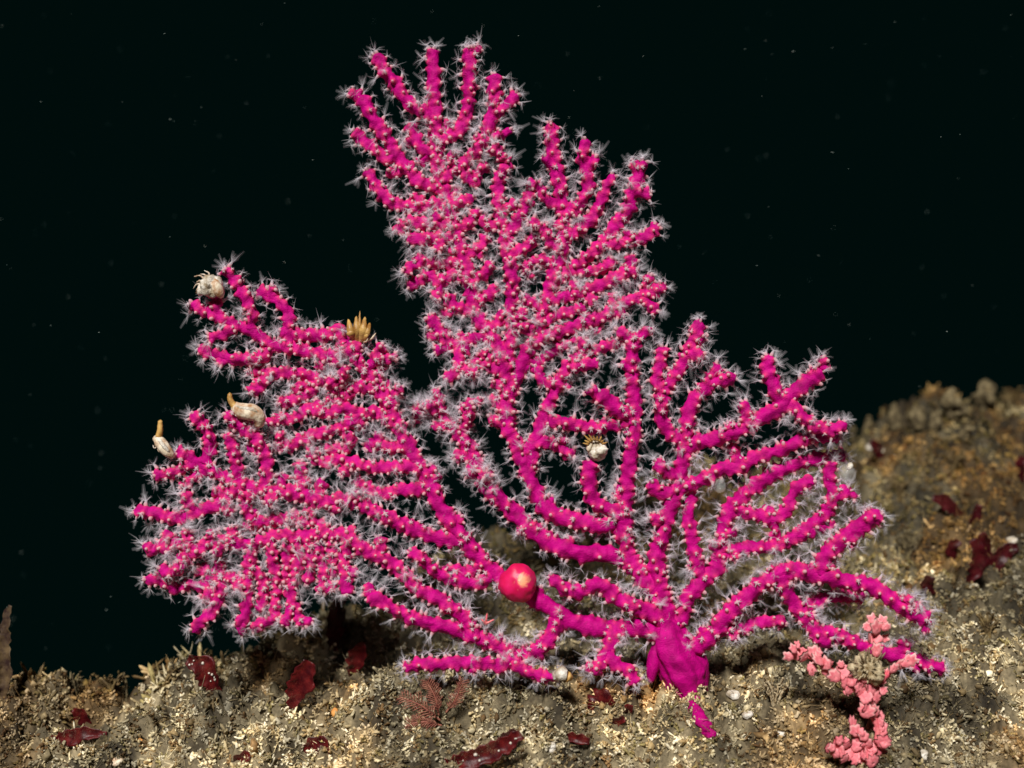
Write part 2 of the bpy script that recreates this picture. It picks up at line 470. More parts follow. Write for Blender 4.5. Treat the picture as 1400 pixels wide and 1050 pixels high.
br('S2f', 'S2', 9, 7, -20, 676,783, 654,797, 629,794, 611,791, 590,776, 577,765, 558,752)
br('S2g', 'S2', 8, 7, 5, 660,770, 640,782, 618,778, 600,786)
# lower-left lobe
br('L1', 'S2', 10, 8, -25, 640,744, 618,738, 593,733, 561,722, 533,709, 511,699, 486,686, 464,683, 443,686, 416,677, 385,672, 360,672, 333,663, 307,652, 277,636, 254,623, 241,618)
br('L1a', 'L1', 9, 7, -5, 279,634, 286,614, 286,597, 275,579, 262,564)
br('L1b', 'L1', 9, 8, 5, 337,664, 320,672, 299,688, 273,698, 243,708, 213,702, 183,698)
br('L1c', 'L1', 8, 7, 0, 268,630, 251,638, 234,646, 209,650)
br('L1d', 'L1', 8, 6, 10, 280,641, 262,655, 247,667)
br('L1e', 'L1b', 8, 6, -8, 266,698, 258,684, 249,673)
br('L1f', 'L1', 9, 8, -15, 361,670, 364,646, 363,626, 352,601, 333,586, 307,564)
br('L1g', 'L1', 8, 7, -10, 325,655, 324,640, 320,618, 311,591)
br('L1h', 'L1', 8, 7, 5, 385,670, 386,646)
br('L1i', 'L1', 8, 7, 8, 410,674, 411,652, 410,629)
br('L1j', 'L1', 8, 7, 4, 438,681, 438,654)
br('L2', 'S2b', 10, 8, -15, 655,872, 634,846, 611,826, 590,814, 571,803, 550,782, 529,767, 503,755, 486,741, 464,731, 438,730, 410,735, 380,732, 352,742, 328,744, 309,737, 290,741, 273,751, 256,761, 241,771)
br('L2a', 'L2', 8, 7, -8, 290,741, 288,726)
br('L2b', 'L2', 8, 7, 6, 345,742, 342,768, 338,790, 309,790, 288,776)
br('L2c', 'L2b', 8, 7, -4, 338,788, 339,812, 335,840, 324,857)
br('L2d', 'L2b', 8, 8, -14, 309,790, 299,814, 292,834, 277,848, 263,864)
br('L2e', 'L2b', 8, 7, 4, 309,790, 290,790, 277,801, 258,798, 241,804, 224,793, 196,793)
br('L2f', 'L2', 8, 7, 3, 368,735, 374,768, 378,793, 376,819, 374,845, 358,852, 343,862)
br('L2g', 'L2', 8, 6, -6, 408,736, 408,756, 404,788, 397,812, 408,842, 412,856)
br('L2h', 'L2', 8, 6, 4, 434,731, 435,752, 442,782, 438,812)
br('L2i', 'L2', 8, 8, -10, 476,738, 471,766, 473,796, 474,814)
br('L2j', 'L1b', 8, 7, 6, 330,668, 336,690, 345,712, 364,712, 395,708)
br('L2k', 'L2', 8, 7, 12, 272,752, 246,744, 230,738, 213,751, 195,746)
br('L2l', 'L2k', 7, 6, 2, 232,738, 226,724)
br('L2m', 'L2', 8, 6, 10, 452,731, 432,716, 402,712, 372,714, 350,722, 330,716)
br('L2n', 'L2', 8, 7, -4, 258,763, 238,780, 215,778)
br('L2o', 'L2', 7, 6, 6, 392,735, 392,770, 388,800)
br('L2p', 'L2', 7, 6, 6, 420,733, 424,770, 420,800)
br('L2q', 'L2', 7, 6, 6, 455,731, 456,762, 455,790)
br('L2r', 'L2b', 7, 6, 4, 341,772, 358,790, 360,815, 352,835)
# upper-left lobe
br('N1', 'S2', 9, 7, -12, 489,487, 474,480, 450,487, 422,481, 390,474, 369,470, 351,457, 334,449, 315,442, 298,433, 279,425, 259,414)
br('N1a', 'N1', 7, 6, 0, 298,432, 296,411, 291,398)
br('N1b', 'N1', 7, 6, -4, 322,447, 304,457, 285,464)
br('N1c', 'N1', 8, 7, -6, 340,450, 344,432, 343,420, 334,405, 324,388, 306,367)
br('N1d', 'N1', 8, 7, 6, 396,474, 394,448, 394,431, 386,418, 372,407, 351,397)
br('N1e', 'S2', 9, 9, -6, 470,470, 461,453, 444,459, 422,459, 401,457, 382,450)
br('N1f', 'N1', 8, 7, 4, 370,472, 360,487, 343,491, 315,491, 289,483, 272,474)
br('N1g', 'N1f', 6, 5, -4, 306,489, 300,502)
br('N2', 'S2', 9, 7, -6, 518,532, 492,528, 468,536, 446,522, 424,514, 400,510, 372,510, 352,507, 336,504)
br('N2a', 'N2', 8, 9, -10, 372,510, 356,524, 343,540)
br('N2b', 'N2', 8, 8, -12, 436,518, 420,538, 396,549, 379,547)
br('N2c', 'S2', 8, 8, -8, 499,506, 510,496, 517,482, 525,470)
br('N2d', 'N2', 8, 8, -22, 466,536, 456,526, 450,516)
br('N3', 'S2', 9, 7, -6, 545,584, 520,566, 496,566, 480,577, 464,586, 443,591, 417,599, 395,611, 368,607)
br('N3a', 'N3', 8, 7, -6, 496,566, 470,560, 448,566, 424,560, 404,572, 384,570)
br('N3b', 'S2', 8, 7, -6, 578,645, 561,638, 529,639, 503,638, 486,632, 464,628, 443,632, 424,624)
br('N3c', 'S2', 8, 7, 6, 592,668, 571,668, 550,670, 520,675, 497,664, 484,652)
br('N3d', 'N3', 8, 7, 2, 470,584, 478,606, 462,614, 440,612)
br('N3e', 'S2', 8, 7, 6, 556,606, 535,612, 512,606, 500,616)
br('N3f', 'N2', 7, 6, -6, 480,532, 462,548, 444,544)
# knobs in the middle junction
br('K1', 'S1', 8, 9, -22, 600,570, 588,556, 585,549)
br('K2', 'S1', 8, 9, -20, 580,560, 572,562, 565,556)
br('K3', 'S1', 8, 9, -25, 630,596, 640,570, 643,547)
br('K4', 'S1', 8, 9, -12, 656,642, 646,646, 635,645)
br('K5', 'S1', 8, 9, -20, 662,655, 664,646)
br('K6', 'S1', 8, 8, -10, 612,578, 600,556, 596,530)
# central upper trunk
br('V1', 'S1', 11, 9, -10, 898,812, 882,790, 866,769, 855,742, 852,712, 856,680, 858,650, 862,620, 866,590, 868,560, 866,530, 864,500, 866,475, 867,455)
br('U1', 'V1', 11, 9, 22, 853,735, 846,716, 821,718, 789,713, 763,706, 746,694, 735,676, 724,653, 715,630, 706,608, 694,585, 693,560, 694,535, 689,506, 679,474, 662,446, 649,426, 646,402, 640,383, 637,359, 630,340, 622,316, 615,291, 609,267, 603,246, 599,222, 597,190, 595,158, 593,126, 593,94, 591,66)
br('UB', 'U1', 9, 9, -8, 598,196, 610,189, 627,179, 638,156, 642,126, 642,94, 642,64)
br('UC', 'U1', 9, 9, -4, 595,162, 576,152, 556,139, 541,115, 524,94, 514,72)
br('UC2', 'U1', 8, 8, 8, 598,214, 577,202, 568,186, 560,168)
br('UD', 'U1', 9, 9, 4, 605,256, 588,254, 571,246, 556,229, 539,207, 522,179, 505,154, 493,130)
br('UE', 'UD', 8, 8, 8, 540,212, 528,216, 513,204, 496,191, 484,178)
br('UE2', 'UD', 8, 7, 10, 553,228, 540,236, 530,226)
br('UF', 'U1', 9, 8, 10, 613,284, 597,281, 571,284, 546,281, 528,270, 511,249, 501,231)
br('UG', 'U1', 9, 9, -12, 604,250, 620,233, 637,220, 655,201, 666,179, 674,151, 676,126, 676,100)
br('UG2', 'UG', 8, 8, -6, 674,158, 692,143, 709,127)
br('UG3', 'UG', 8, 8, 0, 664,186, 684,185, 700,176)
br('UG4', 'UG', 8, 8, 6, 630,226, 646,250, 653,237, 666,223)
br('UH', 'U1', 10, 8, -12, 690,512, 696,480, 700,455, 699,430, 700,402, 699,370, 694,346, 690,316, 685,291, 681,263, 684,241, 696,219)
br('UT1', 'U1', 8, 8, -4, 618,302, 600,307, 578,306, 552,304)
br('UT2', 'U1', 8, 8, -8, 625,325, 606,324, 580,327, 556,325)
br('UT3', 'U1', 8, 8, -4, 636,358, 610,360, 589,360, 567,352)
br('UT4', 'U1', 8, 7, 2, 640,380, 618,376, 599,385, 582,373)
br('UT5', 'U1', 8, 8, -6, 649,426, 636,424, 621,418, 608,402)
br('UT6', 'U1', 8, 9, -10, 672,462, 650,462, 628,470, 612,467, 598,448, 586,430)
br('UT7', 'UT6', 8, 8, -4, 616,470, 604,476, 593,479)
br('UT8', 'U1', 8, 8, 0, 690,508, 668,500, 648,496, 634,512)
br('UT9', 'UT6', 8, 9, -16, 640,465, 628,488, 632,512)
br('UT10', 'U1', 8, 7, -6, 612,278, 634,276, 650,268)
br('UT11', 'U1', 8, 7, -6, 622,314, 642,304, 656,286)
br('UT12', 'U1', 8, 7, -6, 634,350, 654,340, 668,322)
br('UT13', 'U1', 8, 7, -4, 642,388, 660,376, 674,358)
br('UT14', 'U1', 8, 7, -4, 647,412, 666,404, 680,390)
br('UT15', 'U1', 8, 7, -4, 668,452, 682,440, 686,424)
br('UT16', 'UH', 8, 7, 0, 688,310, 664,306, 660,292)
# right-upper lobe
br('R1', 'U1', 10, 9, -6, 693,548, 703,523, 713,499, 724,475, 733,452, 742,428, 750,402, 758,372, 768,340, 772,314, 770,289, 766,259, 761,233, 755,201, 753,166)
br('R1b', 'R1', 8, 8, -4, 758,226, 750,221, 742,213)
br('R2', 'R1', 9, 9, -8, 771,296, 780,287, 794,278, 802,263, 804,241, 798,216, 800,188)
br('R2b', 'R2', 8, 8, -4, 801,228, 808,223, 817,213)
br('R3', 'R1', 8, 7, 5, 772,326, 792,313, 808,299, 819,280, 830,254, 840,238)
br('R4', 'R1', 9, 9, -8, 755,385, 770,376, 791,362, 810,345, 828,329, 840,310, 856,291, 864,267, 873,241, 881,219)
br('R4b', 'R4', 8, 8, -2, 866,262, 878,266, 891,265)
br('R5', 'R4', 8, 8, -4, 822,334, 842,334, 862,329, 884,323, 899,306)
br('R6', 'UH', 8, 8, -8, 691,324, 706,303, 719,284, 725,259)
br('R7', 'R1', 7, 7, -6, 769,286, 759,279, 744,269, 736,252)
br('R8', 'R1', 7, 7, -14, 768,346, 752,330, 740,305)
br('R9', 'UH', 8, 7, 0, 695,352, 712,342, 724,334, 732,318)
br('R10', 'R1', 9, 8, -10, 748,410, 756,410, 776,404, 798,399, 819,391, 843,379, 862,367, 860,348)
br('R10b', 'R10', 7, 7, -4, 856,371, 872,371)
br('R11', 'R1', 9, 9, -14, 727,470, 744,459, 776,449, 800,438, 819,434, 839,426, 852,416, 873,408, 892,399, 911,390)
br('R12', 'U1', 10, 7, -8, 722,640, 730,612, 738,590, 745,568, 754,544, 764,522, 776,502, 800,484, 826,474, 847,466, 860,456)
br('R12b', 'R12', 8, 7, -8, 778,500, 798,500, 818,495)
br('R13', 'R1', 8, 9, -18, 733,456, 720,450, 712,438)
br('R14', 'V1', 9, 8, -4, 866,576, 834,581, 808,585, 786,581, 765,576, 748,580)
br('R15', 'V1', 9, 14, -22, 866,574, 846,562, 830,548, 817,534)
br('R16', 'V1', 10, 10, -16, 854,712, 838,699, 819,691, 808,676, 805,653, 808,628)
br('R17', 'U1', 8, 9, -8, 712,622, 731,606, 756,606, 774,617, 785,626)
br('R18', 'R1', 8, 7, -4, 760,366, 742,356, 726,358, 712,372)
br('R19', 'R1', 8, 7, -4, 744,424, 726,414, 714,402)
br('R20', 'R4', 8, 7, 4, 786,366, 800,372, 826,366, 838,352)
br('R21', 'R1', 7, 7, -6, 736,446, 754,434, 778,426, 802,418)
br('R22', 'R12', 8, 7, 4, 762,526, 742,520, 732,500)
br('R23', 'R1', 8, 7, 4, 712,502, 738,492, 762,476, 790,462)
# right side
br('W1', 'S1', 12, 8, -10, 908,832, 902,800, 897,766, 906,730, 915,698, 929,661, 932,638, 936,610, 939,590, 941,569, 946,549, 961,534, 974,513, 984,499)
br('W1b', 'W1', 9, 9, -8, 968,524, 986,520, 1006,514)
br('W1c', 'W1', 8, 8, -6, 930,654, 911,643, 893,631)
br('W1d', 'W1', 8, 8, -10, 925,670, 908,674, 897,670, 889,657)
br('W1e', 'W1', 7, 8, -12, 914,702, 902,712, 888,706)
br('W2', 'W1', 9, 8, -6, 937,604, 920,594, 905,574, 904,550, 909,530, 924,512, 935,495, 944,474, 952,457, 957,437)
br('W2b', 'W2', 8, 8, -8, 940,482, 950,484, 962,490)
br('W3', 'W2', 8, 7, 4, 906,538, 897,517, 903,496, 907,472)
br('W4', 'W1', 11, 10, -25, 936,612, 950,604, 965,602, 989,596, 1019,584, 1046,569, 1070,553, 1086,536, 1106,521, 1124,505)
br('W4b', 'W4', 10, 9, -4, 1072,553, 1058,531, 1051,508, 1051,484)
br('W4c', 'W4', 8, 8, -4, 1020,584, 1020,566, 1018,547)
br('W4d', 'W4', 9, 8, -8, 1072,553, 1087,558, 1096,569, 1113,580, 1131,588, 1146,584, 1157,579)
br('W5', 'W1', 9, 8, -6, 934,668, 950,660, 969,651, 988,641, 1014,638, 1030,626, 1050,621, 1076,612, 1093,602, 1116,597, 1150,597)
br('W5b', 'W5', 8, 7, 10, 1012,637, 1004,618, 994,606)
br('W7', None, 11, 9, 12, 930,852, 938,822, 962,793, 979,777, 984,757, 988,734, 992,713, 1001,694, 1014,680, 1030,666, 1048,653, 1067,642, 1089,634, 1116,628, 1136,626, 1156,620)
br('W6', 'W7', 9, 8, -8, 983,760, 1007,752, 1029,747, 1050,750, 1071,742, 1093,729, 1114,713, 1132,697, 1138,674, 1134,651, 1136,630)
br('W6b', 'W6', 8, 8, -4, 1138,676, 1150,676, 1162,667)
br('W7b', 'W7', 9, 8, -8, 1003,693, 1016,700, 1037,704, 1058,709, 1075,697, 1084,674, 1099,661, 1114,659)
br('W7c', 'W7b', 8, 7, 8, 1058,710, 1060,728, 1053,748)
br('W8', 'W7', 10, 8, 5, 962,792, 950,760, 945,730, 941,704, 944,676, 940,655)
br('W9', 'W6', 8, 8, 4, 1088,734, 1104,728, 1123,719, 1142,718)
br('W10', 'W11', 11, 11, -10, 1120,785, 1128,762, 1140,747, 1159,732, 1178,718, 1193,708, 1207,701)
br('W11', None, 11, 11, -60, 938,892, 957,880, 979,862, 992,842, 1009,827, 1028,810, 1049,792, 1075,781, 1096,781, 1120,786, 1150,793, 1182,799, 1206,810, 1227,825, 1249,838, 1270,849)
br('W11b', 'W11', 11, 9, 10, 1068,784, 1077,812, 1090,831, 1103,849, 1120,868, 1133,886)
br('W11c', 'W11b', 8, 7, 25, 1092,836, 1114,826, 1134,816, 1156,815, 1184,816)
br('W11d', 'W11', 9, 7, 10, 975,866, 1002,859, 1032,853, 1058,849, 1076,853)
br('W11e', 'W11b', 9, 9, 5, 1112,860, 1137,866, 1159,875, 1178,884, 1212,894, 1238,898, 1258,906, 1292,915)
br('W11f', 'W11e', 8, 8, -4, 1228,896, 1236,886, 1239,874)

# depth: each branch starts on its parent and drifts by dy
KEYS = {}
skel_pts = []          # all skeleton samples in (px, py)
def sm(a, b, x):
    t = np.clip((x - a) / (b - a), 0, 1); return t * t * (3 - 2 * t)

class Br: pass
order = []
todo = list(B)
while todo:
    rest = []
    for item in todo:
        key, par, r0, r1, dy, pts = item
        if par is not None and par not in KEYS:
            rest.append(item); continue
        g = Br(); g.key = key; g.par = par; g.r0 = r0; g.r1 = r1
        p2 = np.array(pts, float)
        if par is None:
            ystart = -4.0
        else:
            q = KEYS[par]; d = np.hypot(q.c2[:, 0] - p2[0, 0], q.c2[:, 1] - p2[0, 1]); i = int(d.argmin())
            ystart = q.c2[i, 2]
            p2 = np.vstack([q.c2[i, :2], p2]) if d[i] > 3 else p2
        seg = np.concatenate([[0], np.cumsum(np.hypot(*np.diff(p2, axis=0).T))]); u = seg / seg[-1]
        wob = 7 * vnoise(np.stack([seg / 70, np.full(len(seg), len(order) * 3.1)], 1), 91) * np.clip(seg / 40, 0, 1)
        yy = ystart + dy * u ** 0.8 + wob
        c2, s = catmull(np.column_stack([p2, yy]), 2.2)
        g.c2 = c2; g.s = s; g.L = s[-1]; g.twigs = []
        KEYS[key] = g; order.append(g); skel_pts.append(c2[:, :2])
    if len(rest) == len(todo): raise RuntimeError([r[0] for r in rest])
    todo = rest

# small side twigs that fill the gaps of the dense lobes
SK = np.vstack(skel_pts)
def dense(px, py):
    a = 1 - sm(0.55, 1.0, math.hypot((px - 640) / 130, (py - 330) / 190))
    a2 = 1 - sm(0.6, 1.0, math.hypot((px - 780) / 140, (py - 390) / 130))
    b_ = 1 - sm(0.6, 1.0, math.hypot((px - 430) / 190, (py - 560) / 110))
    c_ = 1 - sm(0.6, 1.0, math.hypot((px - 390) / 200, (py - 735) / 110))
    d_ = 1 - sm(0.6, 1.0, math.hypot((px - 620) / 110, (py - 560) / 90))
    return max(a, a2, b_, c_, d_)
rt = random.Random(5)
base_list = list(order)
SKL = [tuple(p) for p in SK[::2]]
SKA = np.array(SKL)
for g in base_list:
    for k in range(int(g.L / 20)):
        i = rt.randrange(4, len(g.c2)) if len(g.c2) > 8 else len(g.c2) - 1
        px, py, yy = g.c2[i]
        w = dense(px, py)
        if rt.random() > 0.25 + 0.75 * w: continue
        j0 = max(0, i - 2); j1 = min(len(g.c2) - 1, i + 2)
        t = g.c2[j1, :2] - g.c2[j0, :2]; t = t / (np.hypot(*t) + 1e-9)
        a = rt.choice((-1, 1)) * math.radians(rt.uniform(38, 75)); ca, sa = math.cos(a), math.sin(a)
        d = np.array((t[0] * ca - t[1] * sa, t[0] * sa + t[1] * ca))
        L = rt.uniform(14, 34)
        end = np.array((px, py)) + d * L
        if math.hypot(*(SKA - end).min(0)) < 0: continue
        dist = np.hypot(SKA[:, 0] - end[0], SKA[:, 1] - end[1]).min()
        if dist < (11.5 if w > 0.3 else 15): continue
        if w <= 0.3 and L > 20: L = 18; end = np.array((px, py)) + d * L
        h = Br(); h.key = None; h.par = g.key; h.r0 = rt.uniform(6.2, 7.5); h.r1 = rt.uniform(5.5, 7.2)
        mid = np.array((px, py)) + d * L * 0.5 + np.array((rt.uniform(-3, 3), rt.uniform(-3, 3)))
        dyt = rt.uniform(-14, 8)
        c2, s = catmull(np.array([(px, py, yy), (*mid, yy + dyt * 0.4), (*end, yy + dyt)]), 2.2)
        h.c2 = c2; h.s = s; h.L = s[-1]; h.twigs = []
        order.append(h); g.twigs.append(h)
        SKA = np.vstack([SKA, c2[::2, :2]])

fan = empty('sea_fan', P(940, 960, 0.0))
tag(fan, 'magenta branching sea fan with open white polyps growing from the rock', 'sea fan')
FL = np.array(fan.location)

POL = []   # polyps: position, direction, size, facing score
NS = 18
rb = np.random.default_rng(23)
def build_branch(g, name, parent):
    c2, s, L = g.c2, g.s, g.L
    c = np.stack([P(a, b_, y * S) for a, b_, y in c2])
    t, n, b_ = frames(c)
    rr = np.interp(s / L, [0, 1], [g.r0, g.r1]) * (0.88 if g.r0 < 10.5 else 0.92)
    rr = rr * (1 + 0.10 * vnoise(np.stack([s / 17, np.full(len(s), id(g) % 97 if False else len(POL) * 0.37 % 50)], 1), 61))
    # extra rings for the rounded tip
    endk = np.clip((L - s) / (rr[-1] * 1.0), 0, 1)
    rcap = np.sqrt(np.clip(1 - (1 - endk) ** 2, 0.02, 1))
    th = np.linspace(0, 2 * np.pi, NS, endpoint=False)
    # calyces: staggered rows round the branch
    cs, ct, ch = [], [], []
    sp = 9.2; row = 0; s0 = 3.0
    while s0 < L - 1:
        r_here = np.interp(s0, s, rr); m = max(4, int(2 * np.pi * r_here / 11.8))
        px = np.interp(s0, s, c2[:, 0]); py = np.interp(s0, s, c2[:, 1])
        w = dense(px, py)
        for j in range(m):
            ang = 2 * np.pi * (j + 0.5 * (row % 2)) / m + rb.normal(0, 0.16)
            i = min(len(s) - 1, int(s0 / L * (len(s) - 1)))
            nv = n[i] * math.cos(ang) + b_[i] * math.sin(ang)
            front = max(0.0, -nv[1])
            pf = 1 - front ** 1.3 * (1 - (0.36 + 0.5 * w))
            if r_here > 10.5: pf *= 0.75
            if nv[1] > 0.7: pf *= 0.45
            if g.key in ('S2', 'S1') and s0 < 190: pf *= 0.45
            if rb.random() < pf:
                cs.append(min(L - 0.5, s0 + rb.normal(0, 1.3))); ct.append(ang); ch.append(rb.uniform(3.0, 6.2))
        s0 += sp; row += 1
    cs = np.array(cs); ct = np.array(ct); ch = np.array(ch)
    Sg = np.repeat(s, NS); Tg = np.tile(th, len(s)); Rg = np.repeat(rr, NS)
    disp = np.zeros(len(Sg)); pale = np.zeros(len(Sg))
    if len(cs):
        dth = (Tg[:, None] - ct[None] + np.pi) % (2 * np.pi) - np.pi
        d2 = (Sg[:, None] - cs[None]) ** 2 + (Rg[:, None] * dth) ** 2
        disp = (ch[None] * np.exp(-(d2 / 4.7 ** 2) ** 1.3)).max(1)
        pale = (np.exp(-d2 / 3.6 ** 2)).max(1)
    R = (Rg - 0.8) * np.repeat(rcap, NS) + disp * np.repeat(np.clip(rcap * 1.3, 0, 1), NS)
    dirs = n[:, None] * np.cos(th)[None, :, None] + b_[:, None] * np.sin(th)[None, :, None]
    kk = (D + c[:, 1]) / D
    v = c[:, None] + dirs * (R.reshape(len(s), NS) * S * kk[:, None])[:, :, None]
    v = v.reshape(-1, 3)
    v = v + 0.0006 * np.stack([vnoise(v * 190, 70 + k) for k in range(3)], 1) + dirs.reshape(-1, 3) * ((1.5 * vnoise(v * 300, 77) + 1.0 * vnoise(v * 520, 78)) * S)[:, None]
    tipp = c[-1] + t[-1] * 0.0008
    v = np.vstack([v, c[0], tipp])
    loc = c[0] if True else 0
    me = mesh_np(name, v - loc, tube_faces(len(s), NS))
    f_attr(me, 'pale', np.concatenate([0.9 * pale, [0, 0]]))
    o = obj(name, me, M_coral, parent)
    base = FL if parent is fan else parent['_o']
    o.location = Vector(loc - np.array(base)); o['_o'] = [float(x) for x in loc]
    # polyps on the calyces
    for q in range(len(cs)):
        i = min(len(s) - 1, int(round(cs[q] / L * (len(s) - 1))))
        nv = n[i] * math.cos(ct[q]) + b_[i] * math.sin(ct[q])
        cap = rcap[i]
        pos = c[i] + nv * (rr[i] * cap - 1.0 + ch[q] * 0.9) * S
        dr = nv + t[i] * (0.25 + 0.9 * (1 - cap)) + rb.normal(0, 0.18, 3)
        POL.append((pos, dr / np.linalg.norm(dr), rb.uniform(0.68, 1.22), -nv[1], c2[i, 0], c2[i, 1]))
    for q in range(4):
        ang = rb.uniform(0, 6.28); nv = n[-1] * math.cos(ang) + b_[-1] * math.sin(ang)
        pos = c[-1] + nv * 3.5 * S - t[-1] * 1.5 * S
        dr = nv * 0.7 + t[-1] + rb.normal(0, 0.15, 3)
        POL.append((pos, dr / np.linalg.norm(dr), rb.uniform(0.8, 1.15), -nv[1] * 0.5, c2[-1, 0], c2[-1, 1]))
    return o
for g in base_list:
    o = build_branch(g, 'branch', fan)
    for h in g.twigs:
        build_branch(h, 'twig', o)

# holdfast: lumpy pad with folds, made from overlapping lobes pushed along noise
def lump(name, centre, radii, mat, parent=None, amp=0.12, freq=60, sub=4, rot=(0, 0, 0), loc0=None, seed=3, pale=False):
    bm = bmesh.new(); bmesh.ops.create_icosphere(bm, subdivisions=sub, radius=1.0)
    v = np.array([x.co[:] for x in bm.verts]); f = np.array([[q.index for q in x.verts] for x in bm.faces]); bm.free()
    R = np.array(Matrix.Rotation(rot[2], 3, 'Z') @ Matrix.Rotation(rot[1], 3, 'Y') @ Matrix.Rotation(rot[0], 3, 'X'))
    d = (v * np.array(radii)) @ R.T
    nz = fbm((d + centre) * freq, 3, seed)
    d = d * (1 + amp * nz)[:, None]
    me = mesh_np(name, d, [f])
    if pale: f_attr(me, 'pale', np.zeros(len(d)))
    base = np.zeros(3) if parent is None else (FL if parent is fan else np.array(parent['_o']))
    o = obj(name, me, mat, parent); o.location = Vector(np.array(centre) - base); o['_o'] = [float(x) for x in centre]
    return o

def holdfast():
    # one closed surface: stacked outline rings down the foot, with vertical folds
    rows = [(850, 914, 17), (862, 915, 22), (875, 916, 29), (890, 920, 33), (905, 925, 35), (920, 933, 33), (935, 940, 28), (948, 945, 22), (958, 948, 15), (966, 949, 8), (969, 950, 3)]
    ns = 40; V = []
    th = np.linspace(0, 2 * np.pi, ns, endpoint=False)
    rr_ = np.array(rows, float); yy = np.linspace(850, 969, 60)
    for py in yy:
        cx = np.interp(py, rr_[:, 0], rr_[:, 1]); w = np.interp(py, rr_[:, 0], rr_[:, 2])
        fold = 1 + 0.16 * np.cos(3 * th + 0.6 + (py - 850) * 0.012) + 0.07 * np.cos(8 * th + py * 0.03)
        dep = -6 + 6 * math.sin((py - 850) / 119 * 3.0)
        x = cx + w * np.cos(th) * fold; y = (dep - 0.75 * w * np.sin(th) * fold)
        for a, b_ in zip(x, y): V.append(P(a, py, b_ * S - 0.004))
    V = np.array(V); V = V + 0.0032 * np.stack([fbm(V * 48, 2, 50 + k) for k in range(3)], 1)
    V = V + 0.0009 * np.stack([fbm(V * 150, 2, 60 + k) for k in range(3)], 1)
    V = np.vstack([V, V[:ns].mean(0), V[-ns:].mean(0)])
    loc = P(925, 900)
    me = mesh_np('holdfast', V - loc, tube_faces(60, ns)); f_attr(me, 'pale', np.zeros(len(V)))
    o = obj('holdfast', me, M_coral, fan); o.location = Vector(loc - FL); o['_o'] = [float(x) for x in loc]
    return o
hf = holdfast()
lump('foot_lobe', P(893, 905, -0.004), (9 * S, 12 * S, 34 * S), M_coral, fan, 0.2, 70, 3, (0, 0.1, 0), pale=True)
def foot_strand():
    w = [P(946, 955, -0.006)]
    for px, py in ((952, 972), (960, 986), (968, 998), (976, 1010)):
        g = ground_point(px, py); w.append(P(px, py, g[1] - 0.0005))
    w = np.array(w); me = tube_mesh('foot_strand', w - w[0], [11 * S, 9 * S, 8 * S, 9 * S, 8 * S], 14, 1.5 * S, 3.0 * S)
    f_attr(me, 'pale', np.zeros(len(me.vertices)))
    o = obj('foot_strand', me, M_coral, fan); o.location = Vector(w[0] - FL)
foot_strand()

